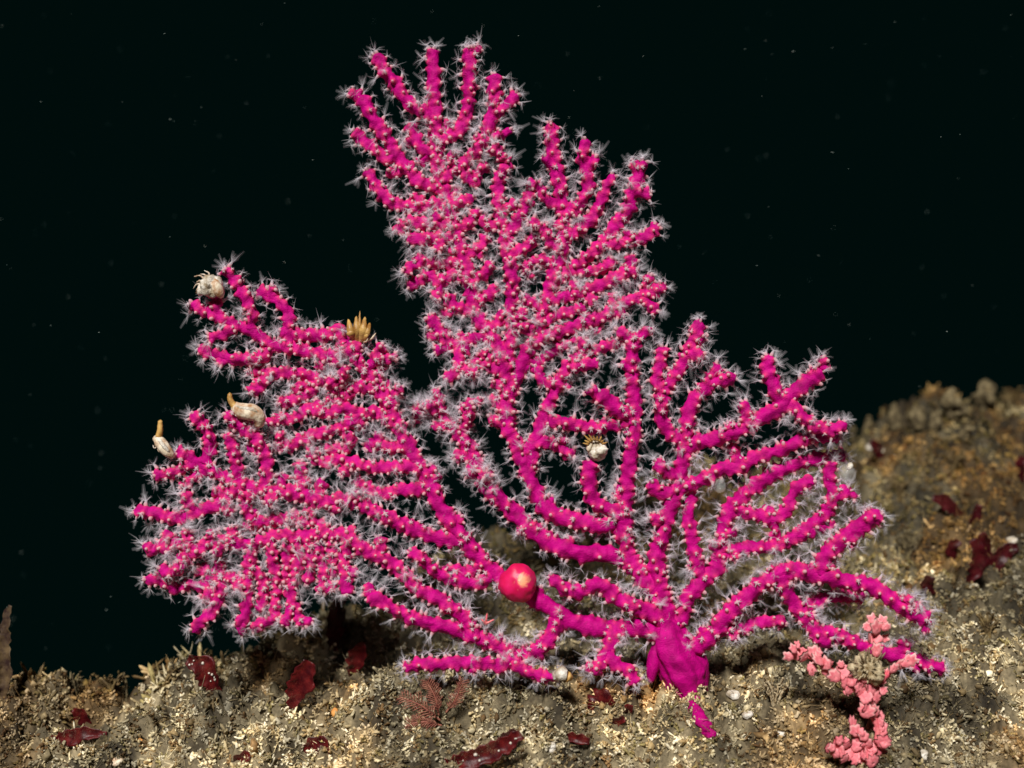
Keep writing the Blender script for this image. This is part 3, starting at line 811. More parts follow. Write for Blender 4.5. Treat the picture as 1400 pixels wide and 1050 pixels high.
# polyps -------------------------------------------------------------
def polyp_variant(seed, openness=1.0):
    """stalk and eight curved tapering tentacles along +Z, in px units"""
    r = np.random.default_rng(seed); V = []; F4 = []; F3 = []; A = []
    def tube(c, rad, ns, al, capend=True):
        c = np.array(c); t, n, b_ = frames(c); k0 = len(V)
        for i in range(len(c)):
            for j in range(ns):
                th = 2 * np.pi * j / ns
                V.append(c[i] + (n[i] * math.cos(th) + b_[i] * math.sin(th)) * rad[i]); A.append(al[i])
        for i in range(len(c) - 1):
            for j in range(ns):
                F4.append((k0 + i * ns + j, k0 + i * ns + (j + 1) % ns, k0 + (i + 1) * ns + (j + 1) % ns, k0 + (i + 1) * ns + j))
        if capend:
            V.append(c[-1] + t[-1] * rad[-1] * 0.6); A.append(al[-1]); q = len(V) - 1; b0 = k0 + (len(c) - 1) * ns
            for j in range(ns): F3.append((b0 + j, b0 + (j + 1) % ns, q))
    if openness < 0.4:      # drawn in: a pale dome with short folded tentacles
        tube([(0, 0, -1.5), (0, 0, 1.0), (0, 0, 3.0)], [2.5, 2.6, 1.7], 7, [0.0, 0.12, 0.22])
        for k in range(0 if seed % 2 else 6):
            a = 2 * np.pi * (k + r.uniform(-0.3, 0.3)) / 6; d = np.array((math.cos(a), math.sin(a), 0)); ln = r.uniform(2.5, 5.5)
            c = [np.array((0, 0, 2.4)) + d * 1.2, np.array((0, 0, 3.2)) + d * (1.4 + ln * 0.5), np.array((0, 0, 3.6 + r.uniform(0, 2))) + d * (1.4 + ln)]
            tube(c, [0.9, 0.7, 0.3], 3, [0.3, 0.6, 0.95])
        return np.array(V), np.array(F4), np.array(F3), np.array(A)
    hgt = r.uniform(3.2, 7.0)
    bend = r.normal(0, 1.4, 2); tilt = r.uniform(0.35, 1.15)
    tube([(0, 0, -1.5), (0, 0, 1.0), (bend[0], bend[1], hgt)], [2.6, 2.4, 1.25], 5, [0.0, 0.12, 0.55])
    for k in range(8):
        a = 2 * np.pi * (k + r.uniform(-0.3, 0.3)) / 8; ln = r.uniform(6.5, 12)
        up = tilt + r.uniform(-0.3, 0.3); out = math.sqrt(max(0.1, 1.15 - up * up * 0.75)); cv = r.uniform(-0.85, 0.45)
        d = np.array((math.cos(a), math.sin(a), 0)); side = np.array((-math.sin(a), math.cos(a), 0)) * r.uniform(-0.6, 0.6)
        o0 = np.array((bend[0], bend[1], hgt - 0.6)) + d * 0.7
        c = [o0 + d * out * ln * u + side * ln * u * u + np.array((0, 0, up * ln * u + cv * ln * u * u)) for u in (0, 0.5, 1.0)]
        tube(c, [0.55, 0.42, 0.16], 3, [0.60, 0.76, 0.97])
        wd = np.cross(c[2] - c[0], (0.3, 0.2, 1.0)); wd = wd / (np.linalg.norm(wd) + 1e-9); k0 = len(V)
        for cc_, hw, al in ((c[0], 0.7, 0.90), (c[1], 2.7, 0.935), (c[2], 1.8, 0.97)):      # the fringe of pinnules
            V.append(cc_ - wd * hw); V.append(cc_ + wd * hw); A.extend((al, al))
        F4.append((k0, k0 + 1, k0 + 3, k0 + 2)); F4.append((k0 + 2, k0 + 3, k0 + 5, k0 + 4))
    return np.array(V), np.array(F4), np.array(F3), np.array(A)
VAR = [polyp_variant(i, 1.0) for i in range(16)] + [polyp_variant(40 + i, 0.3) for i in range(6)]
pol_me = []
for (v, f4, f3, a) in VAR:
    me = mesh_np('polyp', v * S, [f4, f3]); f_attr(me, 'along', a); me.materials.append(M_polyp); pol_me.append(me)

# the 300 polyps that show largest: those on the outline and facing the viewer, open, spread over the fan
allp = np.array([p[0] for p in POL])
score = np.array([p[2] for p in POL]) + rb.random(len(POL)) * 0.8 + np.array([0.4 * (abs(p[3]) < 0.6) for p in POL])
behind = np.array([p[3] < -0.75 for p in POL])
score[behind] -= 5
top = set(np.argsort(-score)[:300].tolist())
accV, acc4, acc3, accA = [], [], [], []; off = 0
rp_ = np.random.default_rng(99)
for i, (pos, dr, sz, face, px, py) in enumerate(POL):
    shut = rp_.random() < (0.80 * float(sm(0.18, 0.6, face)) + 0.03)
    vi = int(rp_.integers(16, 22)) if shut else int(rp_.integers(0, 16))
    sz = sz * (0.92 if face > 0.5 else 1.0)
    q = Vector(dr).to_track_quat('Z', 'Y') @ Matrix.Rotation(rp_.uniform(0, 6.28), 3, 'Z').to_quaternion()
    if i in top:
        o = obj('polyp', pol_me[vi], None, fan)
        o.rotation_mode = 'QUATERNION'; o.rotation_quaternion = q
        o.location = Vector(pos - FL); o.scale = (sz, sz, sz)
    else:
        v, f4, f3, a = VAR[vi]
        R = np.array(q.to_matrix()) * (sz * S)
        accV.append(v @ R.T + pos); acc4.append(f4 + off); acc3.append(f3 + off); accA.append(a); off += len(v)
me = mesh_np('polyp_cover', np.vstack(accV) - FL, [np.vstack(acc4), np.vstack(acc3)])
f_attr(me, 'along', np.concatenate(accA))
o = obj('polyp_cover', me, M_polyp, fan); o['kind'] = 'stuff'
print('branches', len(base_list), 'twigs', len(order) - len(base_list), 'polyps', len(POL), 'tris', sum(len(x) for x in acc4) * 2 + sum(len(x) for x in acc3))

# ---------------------------------------------------------------- things growing on the fan
FS = np.vstack([g.c2 for g in order])
def fan_y(px, py):
    d = np.hypot(FS[:, 0] - px, FS[:, 1] - py); return FS[int(d.argmin()), 2] * S

M_red = noise_mat('anemone_skin', (0.62, 0.004, 0.075), (0.80, 0.012, 0.15), 90, 0.42, 0.2, 400, 0.4, sss=0.15)
M_orange = noise_mat('anemone_crown', (0.85, 0.08, 0.10), (0.98, 0.42, 0.22), 260, 0.5)
M_shell = noise_mat('barnacle_shell', (0.42, 0.24, 0.12), (0.88, 0.82, 0.72), 120, 0.45, 0.6, 500)
M_white = noise_mat('white_shell', (0.36, 0.28, 0.18), (0.86, 0.82, 0.74), 190, 0.45, 0.9, 600)
M_brown = noise_mat('amber_plate', (0.26, 0.11, 0.02), (0.62, 0.38, 0.12), 140, 0.4, 0.4, 500)
M_cream = noise_mat('cream_shell', (0.40, 0.20, 0.09), (0.90, 0.80, 0.62), 190, 0.4, 0.6, 500)
M_blade = noise_mat('red_alga', (0.07, 0.004, 0.008), (0.22, 0.018, 0.018), 200, 0.4, 0.4, 300, 0.35)
M_blade2 = noise_mat('dark_red_alga', (0.045, 0.002, 0.006), (0.13, 0.010, 0.016), 110, 0.4, 0.4, 300, 0.35)
for m_ in (M_blade, M_blade2):      # thin tissue lets light through
    n_ = m_.node_tree; pb = n_.nodes['Principled BSDF']; src = pb.inputs['Base Color'].links[0].from_socket
    tl = nd(n_, 'ShaderNodeBsdfTranslucent'); n_.links.new(src, tl.inputs['Color']); tr = nd(n_, 'ShaderNodeBsdfTransparent')
    ms = nd(n_, 'ShaderNodeMixShader'); ms.inputs[0].default_value = 0.35; n_.links.new(pb.outputs[0], ms.inputs[1]); n_.links.new(tl.outputs[0], ms.inputs[2])
    m3 = nd(n_, 'ShaderNodeMixShader'); m3.inputs[0].default_value = 0.22; n_.links.new(ms.outputs[0], m3.inputs[1]); n_.links.new(tr.outputs[0], m3.inputs[2])
    n_.links.new(m3.outputs[0], n_.nodes['Material Output'].inputs['Surface'])
M_feather = noise_mat('feather_alga', (0.22, 0.06, 0.045), (0.42, 0.18, 0.12), 190, 0.6)
M_pink = noise_mat('coralline_skin', (0.66, 0.085, 0.13), (0.84, 0.24, 0.25), 130, 0.6, 0.4, 600, 0.25)
M_tip = noise_mat('coralline_tip', (0.85, 0.35, 0.36), (0.95, 0.75, 0.70), 160, 0.5)
M_tan = noise_mat('tan_fuzz', (0.25, 0.17, 0.08), (0.62, 0.52, 0.34), 260, 0.9, 1.0, 900)
M_pebble = noise_mat('orange_pebble', (0.55, 0.20, 0.04), (0.85, 0.42, 0.12), 120, 0.6)
M_sponge = noise_mat('pale_sponge', (0.035, 0.024, 0.010), (0.21, 0.165, 0.085), 230, 0.85, 1.0, 500)
M_olive = noise_mat('olive_weed', (0.07, 0.045, 0.018), (0.24, 0.17, 0.07), 150, 0.7, 0.5, 500)
M_glass, nt, b = new_mat('tunicate_jelly')
b.inputs['Base Color'].default_value = (0.85, 0.86, 0.84, 1); b.inputs['Roughness'].default_value = 0.08
b.inputs['Alpha'].default_value = 0.15

nt = M_red.node_tree; b = nt.nodes['Principled BSDF']; src = b.inputs['Base Color'].links[0].from_socket
tc = nd(nt, 'ShaderNodeTexCoord'); vm = nd(nt, 'ShaderNodeVectorMath', operation='DISTANCE'); vm.inputs[1].default_value = (5 * S, -21 * S, 5 * S)
nt.links.new(tc.outputs['Object'], vm.inputs[0])
fal = nd(nt, 'ShaderNodeMapRange'); fal.inputs['From Min'].default_value = 4 * S; fal.inputs['From Max'].default_value = 19 * S; fal.inputs['To Min'].default_value = 0.62; fal.inputs['To Max'].default_value = 0.0
nt.links.new(vm.outputs['Value'], fal.inputs['Value'])
no = nd(nt, 'ShaderNodeTexNoise'); no.inputs['Scale'].default_value = 150; no.inputs['Detail'].default_value = 6; no.inputs['Distortion'].default_value = 1.2
nt.links.new(tc.outputs['Object'], no.inputs['Vector'])
ad = nd(nt, 'ShaderNodeMath', operation='ADD'); nt.links.new(fal.outputs[0], ad.inputs[0]); nt.links.new(no.outputs['Fac'], ad.inputs[1])
th = nd(nt, 'ShaderNodeMapRange'); th.inputs['From Min'].default_value = 0.82; th.inputs['From Max'].default_value = 1.12; nt.links.new(ad.outputs[0], th.inputs['Value'])
mx = nd(nt, 'ShaderNodeMix', data_type='RGBA'); nt.links.new(th.outputs[0], mx.inputs['Factor']); nt.links.new(src, mx.inputs['A']); mx.inputs['B'].default_value = (0.98, 0.40, 0.22, 1)
nt.links.new(mx.outputs['Result'], b.inputs['Base Color'])

def part_lump(name, parent, px, py, y, rx, ry, rz, mat, rot=0.0, amp=0.12, freq=130, sub=3, seed=3):
    """lump with radii in px; rot turns it in the picture plane"""
    return lump(name, P(px, py, y), (rx * S, ry * S, rz * S), mat, parent, amp, freq, sub, (0, rot, 0), seed=seed)
def thing_at(name, px, py, y, label, cat, group=None):
    o = empty(name, P(px, py, y)); o['_o'] = [float(v) for v in P(px, py, y)]
    return tag(o, label, cat, group)
def part_tube(name, parent, pts, radii, mat, rough=0.0, ns=8, flat=1.0):
    w = np.array([P(a, b_, y) for a, b_, y in pts]); base = np.array(parent['_o'])
    me = tube_mesh(name, w - base, [r * S for r in radii], ns, 2 * S, rough * S, flat)
    return obj(name, me, mat, parent)

# round red anemone clasped on the lower-left stem
y = fan_y(709, 797) - 0.006
t = thing_at('anemone', 709, 820, y, 'round glossy red anemone ball with orange crown clasped on a coral stem', 'anemone')
part_lump('body', t, 709, 797, y - 0.004, 25, 22, 26, M_red, 0.2, 0.13, 110, 4)
part_tube('stalk', t, [(712, 806, y + 0.006), (716, 820, y + 0.004)], [20, 13], M_red)

# barnacle near the top of the left lobe
y = fan_y(291, 400) - 0.002
t = thing_at('barnacle', 292, 404, y, 'white rounded barnacle with brown feeding hairs on upper left coral tip', 'barnacle')
part_lump('shell', t, 287, 391, y - 0.003, 15, 13, 14, M_white, 0.3, 0.42, 190, 4)
part_lump('plate', t, 297, 394, y - 0.004, 7, 8, 13, M_cream, -0.3, 0.3, 150, 2, 5)
part_lump('plate', t, 276, 393, y - 0.004, 6, 7, 11, M_shell, 0.4, 0.3, 150, 2, 6)
for k in range(7):
    a = math.radians(95 + k * 20); L = random.uniform(10, 19)
    part_tube('feeding_hair', t, [(287 + 9 * math.cos(a), 390 - 9 * math.sin(a), y - .004), (287 + (9 + L * .6) * math.cos(a), 390 - (9 + L * .6) * math.sin(a), y - .006), (287 + (9 + L) * math.cos(a + .3), 390 - (9 + L) * math.sin(a + .3), y - .004)], [1.8, 1.1, 0.5], M_shell, 0.5, 5)

# amber barnacle of upright plates
y = fan_y(490, 466)
t = thing_at('barnacle', 490, 466, y, 'amber brown barnacle of upright pointed plates on the left lobe', 'barnacle')
for (x0, y0, x1, y1, w) in [(484, 466, 476, 436, 5.5), (488, 468, 487, 432, 5), (492, 468, 499, 433, 6), (495, 466, 506, 441, 5), (482, 462, 478, 448, 6.5), (491, 466, 492, 425, 2.6), (496, 465, 504, 452, 3.5)]:
    part_tube('plate', t, [(x0, y0, y - .002), ((x0 + x1) / 2 + (x1 - x0) * .12, (y0 + y1) / 2, y - .007), (x1, y1, y - .004)], [w * .55, w, w * .25], M_brown, 0.5, 8, 0.5)
part_tube('feeding_hair', t, [(500, 466, y), (508, 463, y - .004), (514, 455, y - .004)], [2, 1.6, .7], M_cream, 0.4, 6)
part_tube('feeding_hair', t, [(497, 468, y), (501, 467, y - .006), (503, 463, y - .008)], [2, 1.5, .8], M_cream, 0.4, 6)

# curled cream shells with a stub, on two twigs
def curled(pts, radii, stub, label):
    y = fan_y(*pts[-1]) - 0.004
    t = thing_at('skeleton_shrimp', pts[-1][0], pts[-1][1] + 5, y, label, 'shrimp')
    part_tube('body', t, [(a, b_, y - .004 * math.sin(3.1 * i / (len(pts) - 1))) for i, (a, b_) in enumerate(pts)], radii, M_cream, 0.6, 10)
    part_tube('back_ridge', t, [(a - 1, b_ - radii[min(i, len(radii) - 1)] * .35, y - .004 * math.sin(3.1 * i / (len(pts) - 1)) - radii[min(i, len(radii) - 1)] * .75 * S) for i, (a, b_) in enumerate(pts)], [1.2, 3, 3.2, 2.4, 1.2], M_white, 0.3, 6)
    part_tube('tail', t, [(a, b_, y - .002) for a, b_ in stub], [5, 4, 3.2], M_brown, 0.6, 8)
    for k in range(3):
        a, b_ = pts[1 + k % (len(pts) - 1)]
        part_tube('leg', t, [(a - 3, b_ + 3, y - .002), (a - 9, b_ + 7 - k * 4, y - .004), (a - 11, b_ + 2 - k * 4, y - .004)], [1.4, 1.0, .5], M_shell, 0.3, 5)
curled([(320, 556), (332, 562), (345, 564), (354, 571), (354, 585)], [7, 11, 12, 9, 5], [(322, 558), (315, 547), (314, 537)], 'cream curled shrimp arched over a left lobe twig tip')
curled([(213, 598), (220, 606), (226, 614), (233, 621), (238, 622)], [5, 8, 8.5, 7, 4], [(217, 598), (219, 587), (219, 574)], 'cream curled shrimp standing off the outermost left twig')

# white barnacle on the short central twig
y = fan_y(808, 628) - 0.003
t = thing_at('barnacle', 810, 630, y, 'white barnacle with ragged golden fringe capping a central coral twig', 'barnacle')
part_lump('shell', t, 816, 616, y, 12, 10, 13, M_white, 0.5, 0.45, 200, 4)
part_lump('plate', t, 806, 610, y - .002, 5, 6, 12, M_cream, 0.2, 0.35, 150, 2, 4)
part_lump('plate', t, 824, 610, y - .002, 5, 7, 11, M_shell, -0.5, 0.3, 150, 2, 8)
for k in range(9):
    a = math.radians(20 + k * 18); L = random.uniform(6, 13)
    part_tube('fringe_hair', t, [(814 + 10 * math.cos(a), 610 - 8 * math.sin(a), y - .004), (814 + (10 + L) * math.cos(a + .15), 610 - (8 + L) * math.sin(a), y - .006)], [2, 1.4, .6], M_brown, 0.5, 5)
y = fan_y(762, 926) - 0.002
t = thing_at('barnacle', 764, 926, y, 'white cone barnacle with amber rim under the lowest left branch', 'barnacle')
part_tube('shell', t, [(758, 925, y), (768, 922, y - .002), (777, 926, y - .001)], [5, 10, 6], M_white, 3.0, 14)
part_tube('rim', t, [(774, 925, y - .001), (778, 927, y), (781, 931, y)], [8, 7, 3], M_brown, 0.8, 10)
# glassy sea squirts
for (px, py, r, lab) in [(984, 664, 9, 'tiny clear sea squirt between the right-hand coral branches'), (1158, 648, 13, 'clear glinting sea squirt at the outer edge of the right branches')]:
    y = fan_y(px, py)
    t = thing_at('sea_squirt', px, py + r, y, lab, 'sea squirt')
    part_lump('body', t, px, py, y, r, r, r * 1.1, M_glass, 0, 0.12, 120, 3)
    part_lump('siphon', t, px + r * .3, py - r * .8, y - .003, r * .35, r * .35, r * .45, M_white if r > 10 else M_glass, 0.3, 0.15, 200, 2)
# little red tuft
gp = P(664, 850, fan_y(664, 850))
t = thing_at('red_tuft', 664, 852, fan_y(664, 852) - .004, 'tiny coral-red branched tuft on the lower left branch', 'alga')
for dx, dy in ((-6, -6), (2, -14), (12, -5), (7, -2)):
    yy = fan_y(664, 852) - .004
    part_tube('branchlet', t, [(664, 853, yy), (664 + dx * .5, 852 + dy * .45, yy - .003), (664 + dx, 852 + dy, yy - .002)], [1.9, 1.6, 1.0], M_pink, 0.4, 5)

# ---------------------------------------------------------------- life on the rock
def blade(name, pts, widths, mat, label, cat='red alga', group=None, curl=0.45, lift=0.006, yoff=0.001, spots=0):
    """a leafy blade: midline in photo px laid just off the rock, real thickness and curl"""
    dd = settle(*pts[0]); pts = [(a, b_ + dd) for a, b_ in pts]
    g0 = ground_point(*pts[0]); n = len(pts)
    y0 = g0[1] + yoff
    mid = np.array([P(a, b_, y0 - lift * math.sin(1.4 * i / (n - 1))) for i, (a, b_) in enumerate(pts)])
    c, u = catmull(mid, 3 * S); L = u[-1]
    w = np.interp(u / L, np.linspace(0, 1, len(widths)), widths) * S
    tt = np.gradient(c, axis=0); tt /= np.linalg.norm(tt, axis=1)[:, None]
    nrm = np.array((0, -1.0, 0.15)); sd = np.cross(tt, nrm); sd /= np.linalg.norm(sd, axis=1)[:, None]; up = np.cross(sd, tt)
    m = 9; e = np.linspace(-1, 1, m)
    top = c[:, None] + sd[:, None] * (e[None, :, None] * w[:, None, None]) + up[:, None] * ((curl * (e ** 2)[None, :] - 0.2) * w[:, None])[:, :, None]
    rf = (2.6 * S) * fbm(top.reshape(-1, 3) * 130, 3, int(pts[0][0])) * (0.4 + np.tile(np.abs(e), len(c)))
    top = top + (up[:, None] * rf.reshape(len(c), m, 1)) + sd[:, None] * (0.34 * w[:, None] * np.abs(e)[None] * vnoise(np.stack([np.repeat(u / (6 * S), m), np.tile(np.sign(e) * 4, len(c))], 1), 8).reshape(len(c), m))[:, :, None]
    bot = top - up[:, None] * (0.5 * S)
    V = np.vstack([top.reshape(-1, 3), bot.reshape(-1, 3)]); k = len(c) * m
    i = np.arange(len(c) - 1)[:, None] * m + np.arange(m - 1)[None]
    q = np.stack([i, i + 1, i + 1 + m, i + m], -1).reshape(-1, 4)
    rim = list(range(m)) + [r_ * m + m - 1 for r_ in range(1, len(c))] + list(range(k - 2, k - m - 1, -1)) + [r_ * m for r_ in range(len(c) - 2, 0, -1)]
    rim = np.array(rim); rn = np.roll(rim, -1)
    F = np.vstack([q, q[:, ::-1] + k, np.stack([rim, rim + k, rn + k, rn], -1)])
    base = mid[0]
    if not spots:
        o = obj(name, mesh_np(name, V - base, [F]), mat); o.location = Vector(base); return tag(o, label, cat, group)
    t = empty(name, base); t['_o'] = [float(v) for v in base]; tag(t, label, cat, group)
    obj('blade', mesh_np('blade', V - base, [F]), mat, t)
    r = random.Random(3)
    for j in range(spots):
        a = r.randrange(3, len(c) - 2); p = top[a, r.randrange(2, m - 2)]
        lump('white_spot', p + up[a] * 0.8 * S, (r.uniform(0.8, 2.6) * S, r.uniform(0.8, 2) * S, r.uniform(0.8, 2.6) * S), M_white, t, 0.2, 300, 2, seed=j)
    return t

RB = 'red_seaweed'
blade(RB, [(400, 972), (405, 948), (416, 922), (424, 905)], [5, 13, 17, 9], M_blade, 'translucent red blade standing upright below the left lobe')
blade(RB, [(298, 948), (287, 930), (276, 912), (256, 902)], [6, 14, 15, 7], M_blade, 'white-spotted dark red blade at the rock edge under the left lobe', spots=9)
blade(RB, [(482, 925), (486, 906), (492, 888), (498, 880)], [6, 12, 12, 5], M_blade, 'small brownish red blade behind the upright red blade')
blade('hanging_seaweed', [(455, 900), (456, 880), (458, 858), (462, 830), (464, 812)], [4, 8, 13, 13, 8], M_blade2, 'very dark red blade hanging behind the left lobe')
blade(RB, [(62, 1014), (85, 1012), (112, 1003), (146, 1004)], [5, 11, 9, 3], M_blade, 'long reddish blade lying flat near a pale elongated pebble')
blade(RB, [(122, 992), (115, 984), (108, 976), (100, 970)], [4, 9, 9, 4], M_blade, 'short maroon blade above the long flat blade')
blade(RB, [(412, 1034), (424, 1022), (438, 1018), (446, 1034)], [5, 10, 11, 5], M_blade, 'curled crimson blade in the sandy turf')
blade(RB, [(600, 1049), (640, 1038), (680, 1024), (712, 1003)], [6, 11, 13, 6], M_blade, 'long speckled wine-red blade along the bottom turf', spots=8)
blade('round_seaweed', [(803, 972), (812, 966), (826, 957), (836, 952)], [9, 16, 16, 9], M_blade, 'oval smooth brick-red blade below the forked downward branch', curl=-0.3)
blade('round_seaweed', [(858, 982), (859, 972), (860, 963)], [4, 7, 5], M_blade, 'small oval red blade right of the brick-red oval')
blade('round_seaweed', [(838, 994), (846, 986), (854, 982)], [4, 7, 4], M_blade, 'tiny red blade beneath the small oval blade')
blade(RB, [(772, 1008), (790, 1010), (806, 1014)], [6, 8, 4], M_blade, 'stubby orange-red blade beneath the brick-red oval')
blade(RB, [(684, 1030), (692, 1012), (706, 1000)], [6, 9, 5], M_blade2, 'dark maroon blade beside the long speckled blade')
blade(RB, [(322, 1046), (332, 1036), (342, 1034)], [6, 9, 6], M_blade, 'rounded mauve-red blade at the bottom turf')
blade(RB, [(1316, 706), (1303, 696), (1290, 686), (1276, 680)], [5, 9, 11, 5], M_blade2, 'single dark red blade poking out of the brown ridge turf')
blade(RB, [(1326, 722), (1334, 706), (1338, 690)], [4, 8, 5], M_blade2, 'faded red blade just right of the single ridge blade')
for k, (pts, w) in enumerate([([(1322, 800), (1334, 780), (1338, 755), (1330, 738)], [5, 11, 12, 6]), ([(1345, 790), (1360, 770), (1378, 752), (1392, 748)], [5, 12, 13, 6]), ([(1308, 770), (1300, 752), (1310, 738)], [5, 9, 6]), ([(1350, 760), (1346, 742), (1340, 730)], [5, 10, 6])]):
    blade(RB, pts, w, M_blade2, ['tallest upright wine-red blade of the clump on the ridge slope', 'wine-red blade of the ridge clump leaning under the long white shell', 'small hooked blade at the outer side of the ridge clump', 'short wine-red blade tucked behind the tallest of the ridge clump'][k], group='clump of dark red blades on the ridge')
blade(RB, [(1396, 660), (1394, 640), (1398, 624)], [5, 9, 6], M_blade2, 'dark red blade high on the ridge')
blade(RB, [(1275, 815), (1268, 800), (1272, 788)], [5, 11, 7], M_blade2, 'low dark red blade beyond the lowest right branch tip')
blade(RB, [(1205, 628), (1198, 612), (1190, 604)], [5, 10, 6], M_blade2, 'dull red blade behind the right branch tips')

# feathery red algae
def feather(base, tip, width, label):
    g0 = ground_point(*base); y0 = g0[1] - .006
    t = empty('feather_alga', P(base[0], base[1], y0)); t['_o'] = [float(v) for v in P(base[0], base[1], y0)]; tag(t, label, 'red alga')
    bx, by = base; tx, ty = tip
    n = 13; dx, dy = tx - bx, ty - by; L = math.hypot(dx, dy); ux, uy = dx / L, dy / L
    part_tube('stem', t, [(bx, by, y0), (bx + dx * .5 - uy * 4, by + dy * .5 + ux * 4, y0 - .004), (tx, ty, y0 - .003)], [1.6, 1.2, .6], M_feather, 0.2, 5)
    for i in range(n):
        u = 0.12 + 0.85 * i / n
        cx, cy = bx + dx * u - uy * 4 * math.sin(3.1 * u), by + dy * u + ux * 4 * math.sin(3.1 * u)
        for sgn in (-1, 1):
            w = width * math.sin(3.0 * (0.12 + 0.8 * u)) * random.uniform(.45, 1.25)
            ex, ey = cx + (-uy * sgn) * w + ux * w * .8, cy + (ux * sgn) * w + uy * w * .8
            pn = part_tube('pinna', t, [(cx, cy, y0 - .003), ((cx + ex) / 2 + ux * 1.5, (cy + ey) / 2 + uy * 1.5, y0 - .005), (ex, ey, y0 - .003)], [.7, .6, .3], M_feather, 0.5, 4)
            pn['_o'] = list(t['_o'])
            for q in range(5):
                v = 0.3 + 0.15 * q
                qx, qy = cx + (ex - cx) * v, cy + (ey - cy) * v; l = 5 * (1.1 - v) + 2
                part_tube('pinnule', pn, [(qx, qy, y0 - .004), (qx + ux * l + uy * (-1) ** q * l * .5, qy + uy * l - ux * (-1) ** q * l * .5, y0 - .004)], [.45, .4, .25], M_feather, 0, 3)
feather((602, 985), (546, 952), 17, 'feathery pale red alga spreading sideways under the low branch')
feather((600, 978), (582, 930), 13, 'upright feathery red alga touching the low branch')
feather((610, 974), (632, 928), 12, 'slim feathery red alga leaning away from its neighbour')
feather((604, 992), (556, 990), 11, 'lowest feathery red alga flat on the sandy turf')

# pink coralline alga
yc = -0.052
t = thing_at('coralline_alga', 1190, 1042, yc, 'bright pink jointed coralline alga with pale tips beside the lowest right branch', 'coralline alga')
SEG = [(1199, 890, 6, 9, 0), (1199, 876, 6.5, 9, 0), (1198, 860, 8, 9, 0), (1193, 848, 5, 6.5, -.3), (1206, 849, 5, 6, .3), (1187, 858, 4.5, 6, -.9), (1211, 858, 4.5, 6, .9), (1189, 873, 4, 6, -1), (1209, 874, 4, 6, 1),
       (1240, 905, 6, 13, 1.25), (1230, 910, 6, 8, 1.2), (1221, 915, 5, 7, .9), (1212, 923, 5, 7, .6), (1205, 932, 5, 8, .4),
       (1079, 898, 5, 6, -1.2), (1086, 888, 4, 6, -.4), (1091, 897, 6, 8, -1.2), (1100, 899, 7, 8, -1.2), (1113, 893, 7, 7, .3), (1121, 903, 6, 9, -.9), (1109, 914, 6, 6, 1), (1129, 909, 7, 8, -.8), (1133, 921, 6, 7, .5), (1143, 925, 7, 9, -.8),
       (1154, 923, 6, 7, .2), (1154, 935, 7, 7, .3), (1164, 932, 6, 8, -.8), (1169, 940, 6, 7, -.5), (1177, 934, 5, 7, .2), (1161, 944, 6, 6, .6), (1178, 946, 7, 7, -.7), (1149, 915, 5, 6, .4),
       (1192, 944, 8, 9, .1), (1195, 957, 8, 9, -.1), (1184, 955, 7, 8, .3), (1201, 950, 6, 8, .2), (1184, 974, 9, 9, .2), (1195, 972, 6, 9, 0), (1200, 984, 7, 9, 0), (1204, 1000, 7, 9, 0), (1206, 1016, 8, 9, 0), (1204, 1032, 8, 9, 0),
       (1167, 991, 5.5, 9, -.2), (1171, 1001, 6.5, 8, -.2), (1177, 1010, 7, 8, -.3), (1185, 1017, 8, 8, -.4), (1190, 1028, 8, 8, -.2), (1143, 1019, 6, 8, -.4), (1134, 1023, 6, 7, -1.2), (1148, 1028, 8, 8, -1), (1160, 1032, 8, 8, -1), (1172, 1034, 8, 8, -1), (1182, 1038, 8, 8, -.8), (1192, 1042, 8, 9, 0), (1170, 1022, 6, 7, .3), (1156, 1020, 5, 6, .2)]
M_pinkrim, nt, b = new_mat('coralline_plate')
at = nd(nt, 'ShaderNodeAttribute', attribute_name='pale'); tc = nd(nt, 'ShaderNodeTexCoord'); no = nd(nt, 'ShaderNodeTexNoise'); no.inputs['Scale'].default_value = 260; no.inputs['Detail'].default_value = 4
nt.links.new(tc.outputs['Object'], no.inputs['Vector'])
rp = nd(nt, 'ShaderNodeValToRGB'); rp.color_ramp.elements[0].position = 0.35; rp.color_ramp.elements[1].position = 0.68
rp.color_ramp.elements[0].color = (0.68, 0.12, 0.16, 1); rp.color_ramp.elements[1].color = (0.89, 0.28, 0.31, 1)
nt.links.new(no.outputs['Fac'], rp.inputs['Fac'])
mx = nd(nt, 'ShaderNodeMix', data_type='RGBA'); nt.links.new(at.outputs['Fac'], mx.inputs['Factor']); nt.links.new(rp.outputs['Color'], mx.inputs['A']); mx.inputs['B'].default_value = (0.93, 0.60, 0.56, 1)
nt.links.new(mx.outputs['Result'], b.inputs['Base Color']); b.inputs['Roughness'].default_value = 0.6
bp = nd(nt, 'ShaderNodeBump'); bp.inputs['Strength'].default_value = 0.7; bp.inputs['Distance'].default_value = 0.0008
nt.links.new(no.outputs['Fac'], bp.inputs['Height']); nt.links.new(bp.outputs['Normal'], b.inputs['Normal'])
rs = random.Random(9)
